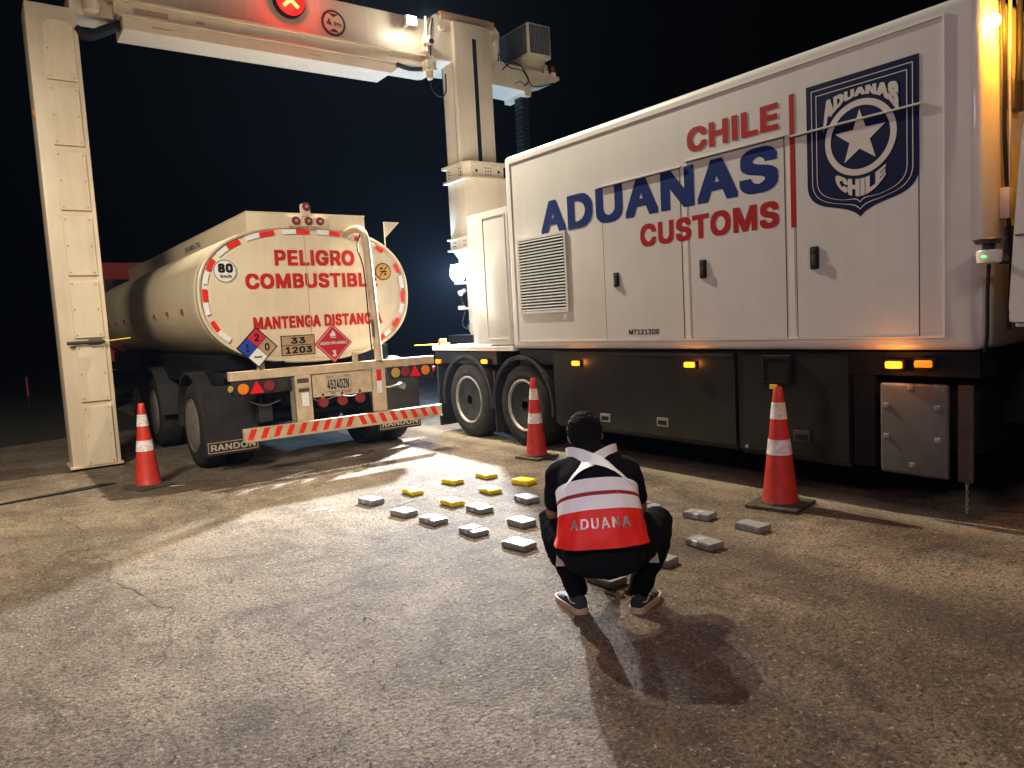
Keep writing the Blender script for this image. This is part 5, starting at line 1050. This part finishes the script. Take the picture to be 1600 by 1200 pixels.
# --- shoes
def shoe(A, toe, raise_):
    t = Matrix.Rotation(toe, 3, 'Z')
    def P(x, y, z): return Vector((A.x, A.y-.01, 0))+t@Vector((x, y, z))
    rows = [(-.065, .028, .022, .085), (-.05, .036, .022, .10), (-.01, .040, .022, .105), (.04, .042, .022, .095), (.09, .047, .022, .07), (.14, .050, .022, .052), (.185, .042, .022, .042), (.21, .022, .022, .034)]
    b = MB(); sb = MB(); R_ = []; S_ = []
    for (y, w_, z0, z1) in rows:
        R_.append([b.bm.verts.new(P(w_*.93*math.copysign(abs(math.cos(a))**.7, math.cos(a)), y, z0+(z1-z0)*max(0, math.sin(a))**.75)) for a in [math.pi*k/12 for k in range(13)]])
    for i in range(len(R_)-1):
        for k in range(12): b.bm.faces.new((R_[i][k], R_[i][k+1], R_[i+1][k+1], R_[i+1][k]))
    for r in (R_[0], R_[-1]): b.bm.faces.new(r)
    for i in range(len(R_)-1): b.bm.faces.new((R_[i][0], R_[i+1][0], R_[i+1][12], R_[i][12]))
    up = b.build('shoe', 'shoe', PR, smooth=60)
    ol = [(w_+.004, y) for (y, w_, _, _) in rows]; ring = [(x, y) for x, y in ol]+[(-x, y) for x, y in ol[::-1]]
    ring = [(0+x*.0, y-.012) for x, y in ol[:1]]+ring
    lo = [sb.bm.verts.new(P(x, y, .0)) for x, y in ring]; hi = [sb.bm.verts.new(P(x*1.01, y, .032)) for x, y in ring]
    for i in range(len(ring)): sb.bm.faces.new((lo[i], lo[(i+1) % len(ring)], hi[(i+1) % len(ring)], hi[i]))
    sb.bm.faces.new(lo); sb.bm.faces.new(hi); sb.build('sole', 'shoe_sole', up, smooth=50)
    for s in (-1, 1):
        st_ = MB(); st_.tube([P(s*.037, -.045, .060), P(s*.041, -.01, .055), P(s*.040, .02, .066), P(s*.037, .05, .075), P(s*.036, .09, .052)], .0042, 6); st_.build('side_stripe', 'shoe_stripe', up, smooth=60)
shoe(LA, R(28), 0); shoe(RA, R(-24), 0)
# --- vest
def patch(b, t0, t1, th0, th1, off0, off1=None, nt_=10, nh=40, thick=.004, wave=0):
    off1 = off0 if off1 is None else off1
    def g(i, k, extra):
        t = t0+(t1-t0)*i/nt_; th = th0+(th1-th0)*k/nh; o_ = off0+(off1-off0)*i/nt_
        return surf(t, th, o_+extra+wave*noise.noise(Vector((th*3.2, t*8, 1.3)))*(1-i/nt_*.6))
    A = [[b.bm.verts.new(g(i, k, thick)) for k in range(nh+1)] for i in range(nt_+1)]
    B_ = [[b.bm.verts.new(g(i, k, 0)) for k in range(nh+1)] for i in range(nt_+1)]
    for i in range(nt_):
        for k in range(nh):
            b.bm.faces.new((A[i][k], A[i][k+1], A[i+1][k+1], A[i+1][k])); b.bm.faces.new((B_[i][k], B_[i+1][k], B_[i+1][k+1], B_[i][k+1]))
    for k in range(nh): b.bm.faces.new((A[0][k], B_[0][k], B_[0][k+1], A[0][k+1])); b.bm.faces.new((A[nt_][k], A[nt_][k+1], B_[nt_][k+1], B_[nt_][k]))
    for i in range(nt_): b.bm.faces.new((A[i][0], A[i+1][0], B_[i+1][0], B_[i][0])); b.bm.faces.new((A[i][nh], B_[i][nh], B_[i+1][nh], A[i+1][nh]))
TH = 2.6
b = MB(); patch(b, .265, .58, -TH, TH, .036, .012, 16, 60, .004, .016); vs_ = b.build('vest', 'vest_red', PR, smooth=70)
b = MB(); patch(b, .445, .515, -TH, TH, .0255, .0205, 4, 60, .004, .006); b.build('reflective_band', 'vest_band', vs_, smooth=70)
b = MB(); patch(b, .535, .605, -TH, TH, .0195, .0155, 4, 60, .004, .003); b.build('reflective_band', 'vest_band', vs_, smooth=70)
b = MB(); patch(b, .515, .535, -TH, TH, .020, .019, 2, 60, .004, .003); b.build('dark_stripe', 'vest_stripe', vs_, smooth=70)
from mathutils.bvhtree import BVHTree
SB = BVHTree.FromPolygons([v.co.copy() for v in sh.data.vertices], [tuple(p.vertices) for p in sh.data.polygons])
def strap(b, a, c, wd, off):
    (t0, h0), (t1, h1) = a, c; n = 22; rows_ = []
    def P(s_):
        tt = t0+(t1-t0)*s_; o_ = surf(tt, h0+(h1-h0)*s_, .16); cc = spine(tt)[0]
        hit = SB.ray_cast(o_, (cc-o_).normalized()); q_ = hit[0] if hit[0] is not None else surf(tt, h0+(h1-h0)*s_, 0)
        return q_ + (o_-cc).normalized()*(off-.008)
    for i in range(n+1):
        s_ = 1.0*i/n; p = P(s_); q = P(s_+.04); t = min(.97, t0+(t1-t0)*s_); h = h0+(h1-h0)*s_
        d = (q-p).normalized(); nrm = (surf(t, h, off+.02)-p).normalized(); sd = d.cross(nrm).normalized()*wd/2
        rows_.append([b.bm.verts.new(p-sd), b.bm.verts.new(p+sd), b.bm.verts.new(p+sd+nrm*.004), b.bm.verts.new(p-sd+nrm*.004)])
    for i in range(n):
        for k in range(4): b.bm.faces.new((rows_[i][k], rows_[i][(k+1) % 4], rows_[i+1][(k+1) % 4], rows_[i+1][k]))
    b.bm.faces.new(rows_[0]); b.bm.faces.new(rows_[-1])
b = MB(); strap(b, (.59, -1.05), (.905, 1.35), .070, .014); b.build('reflective_strap', 'vest_band', vs_, smooth=60)
b = MB(); strap(b, (.59, 1.1), (.905, -1.4), .070, .020); b.build('reflective_strap', 'vest_band', vs_, smooth=60)
def vt(u, v): 
    t = .355+.050*v; w_ = (-.66+1.32*u); th = math.copysign(math.asin(abs(w_)**1.15), w_); k = (t-.265)/.315
    return surf(t, th, .036+(.012-.036)*k+.008+.016*noise.noise(Vector((th*3.2, t*8, 1.3)))*(1-k*.6))
text('vest_text', 'ADUANA', 'vest_letter', vs_, vt, .022, .10)
# ------------------------------------------------------------------ thin blue haze box, added for the glow round the floodlights
hz = bpy.data.materials.new('added_glow_haze'); hz.use_nodes = True; n = hz.node_tree.nodes; n.remove(n["Principled BSDF"])
pv = n.new("ShaderNodeVolumePrincipled"); pv.inputs["Color"].default_value = (.40, .62, 1.0, 1); pv.inputs["Density"].default_value = .00022; pv.inputs["Anisotropy"].default_value = .35
hz.node_tree.links.new(pv.outputs[0], n["Material Output"].inputs["Volume"])
ho = MB().box((-160, -100, -1), (160, 220, 16)).build('added_haze_box', hz); ho['kind'] = 'stuff'
for o in C.objects:
    if '_w' in o: del o['_w']
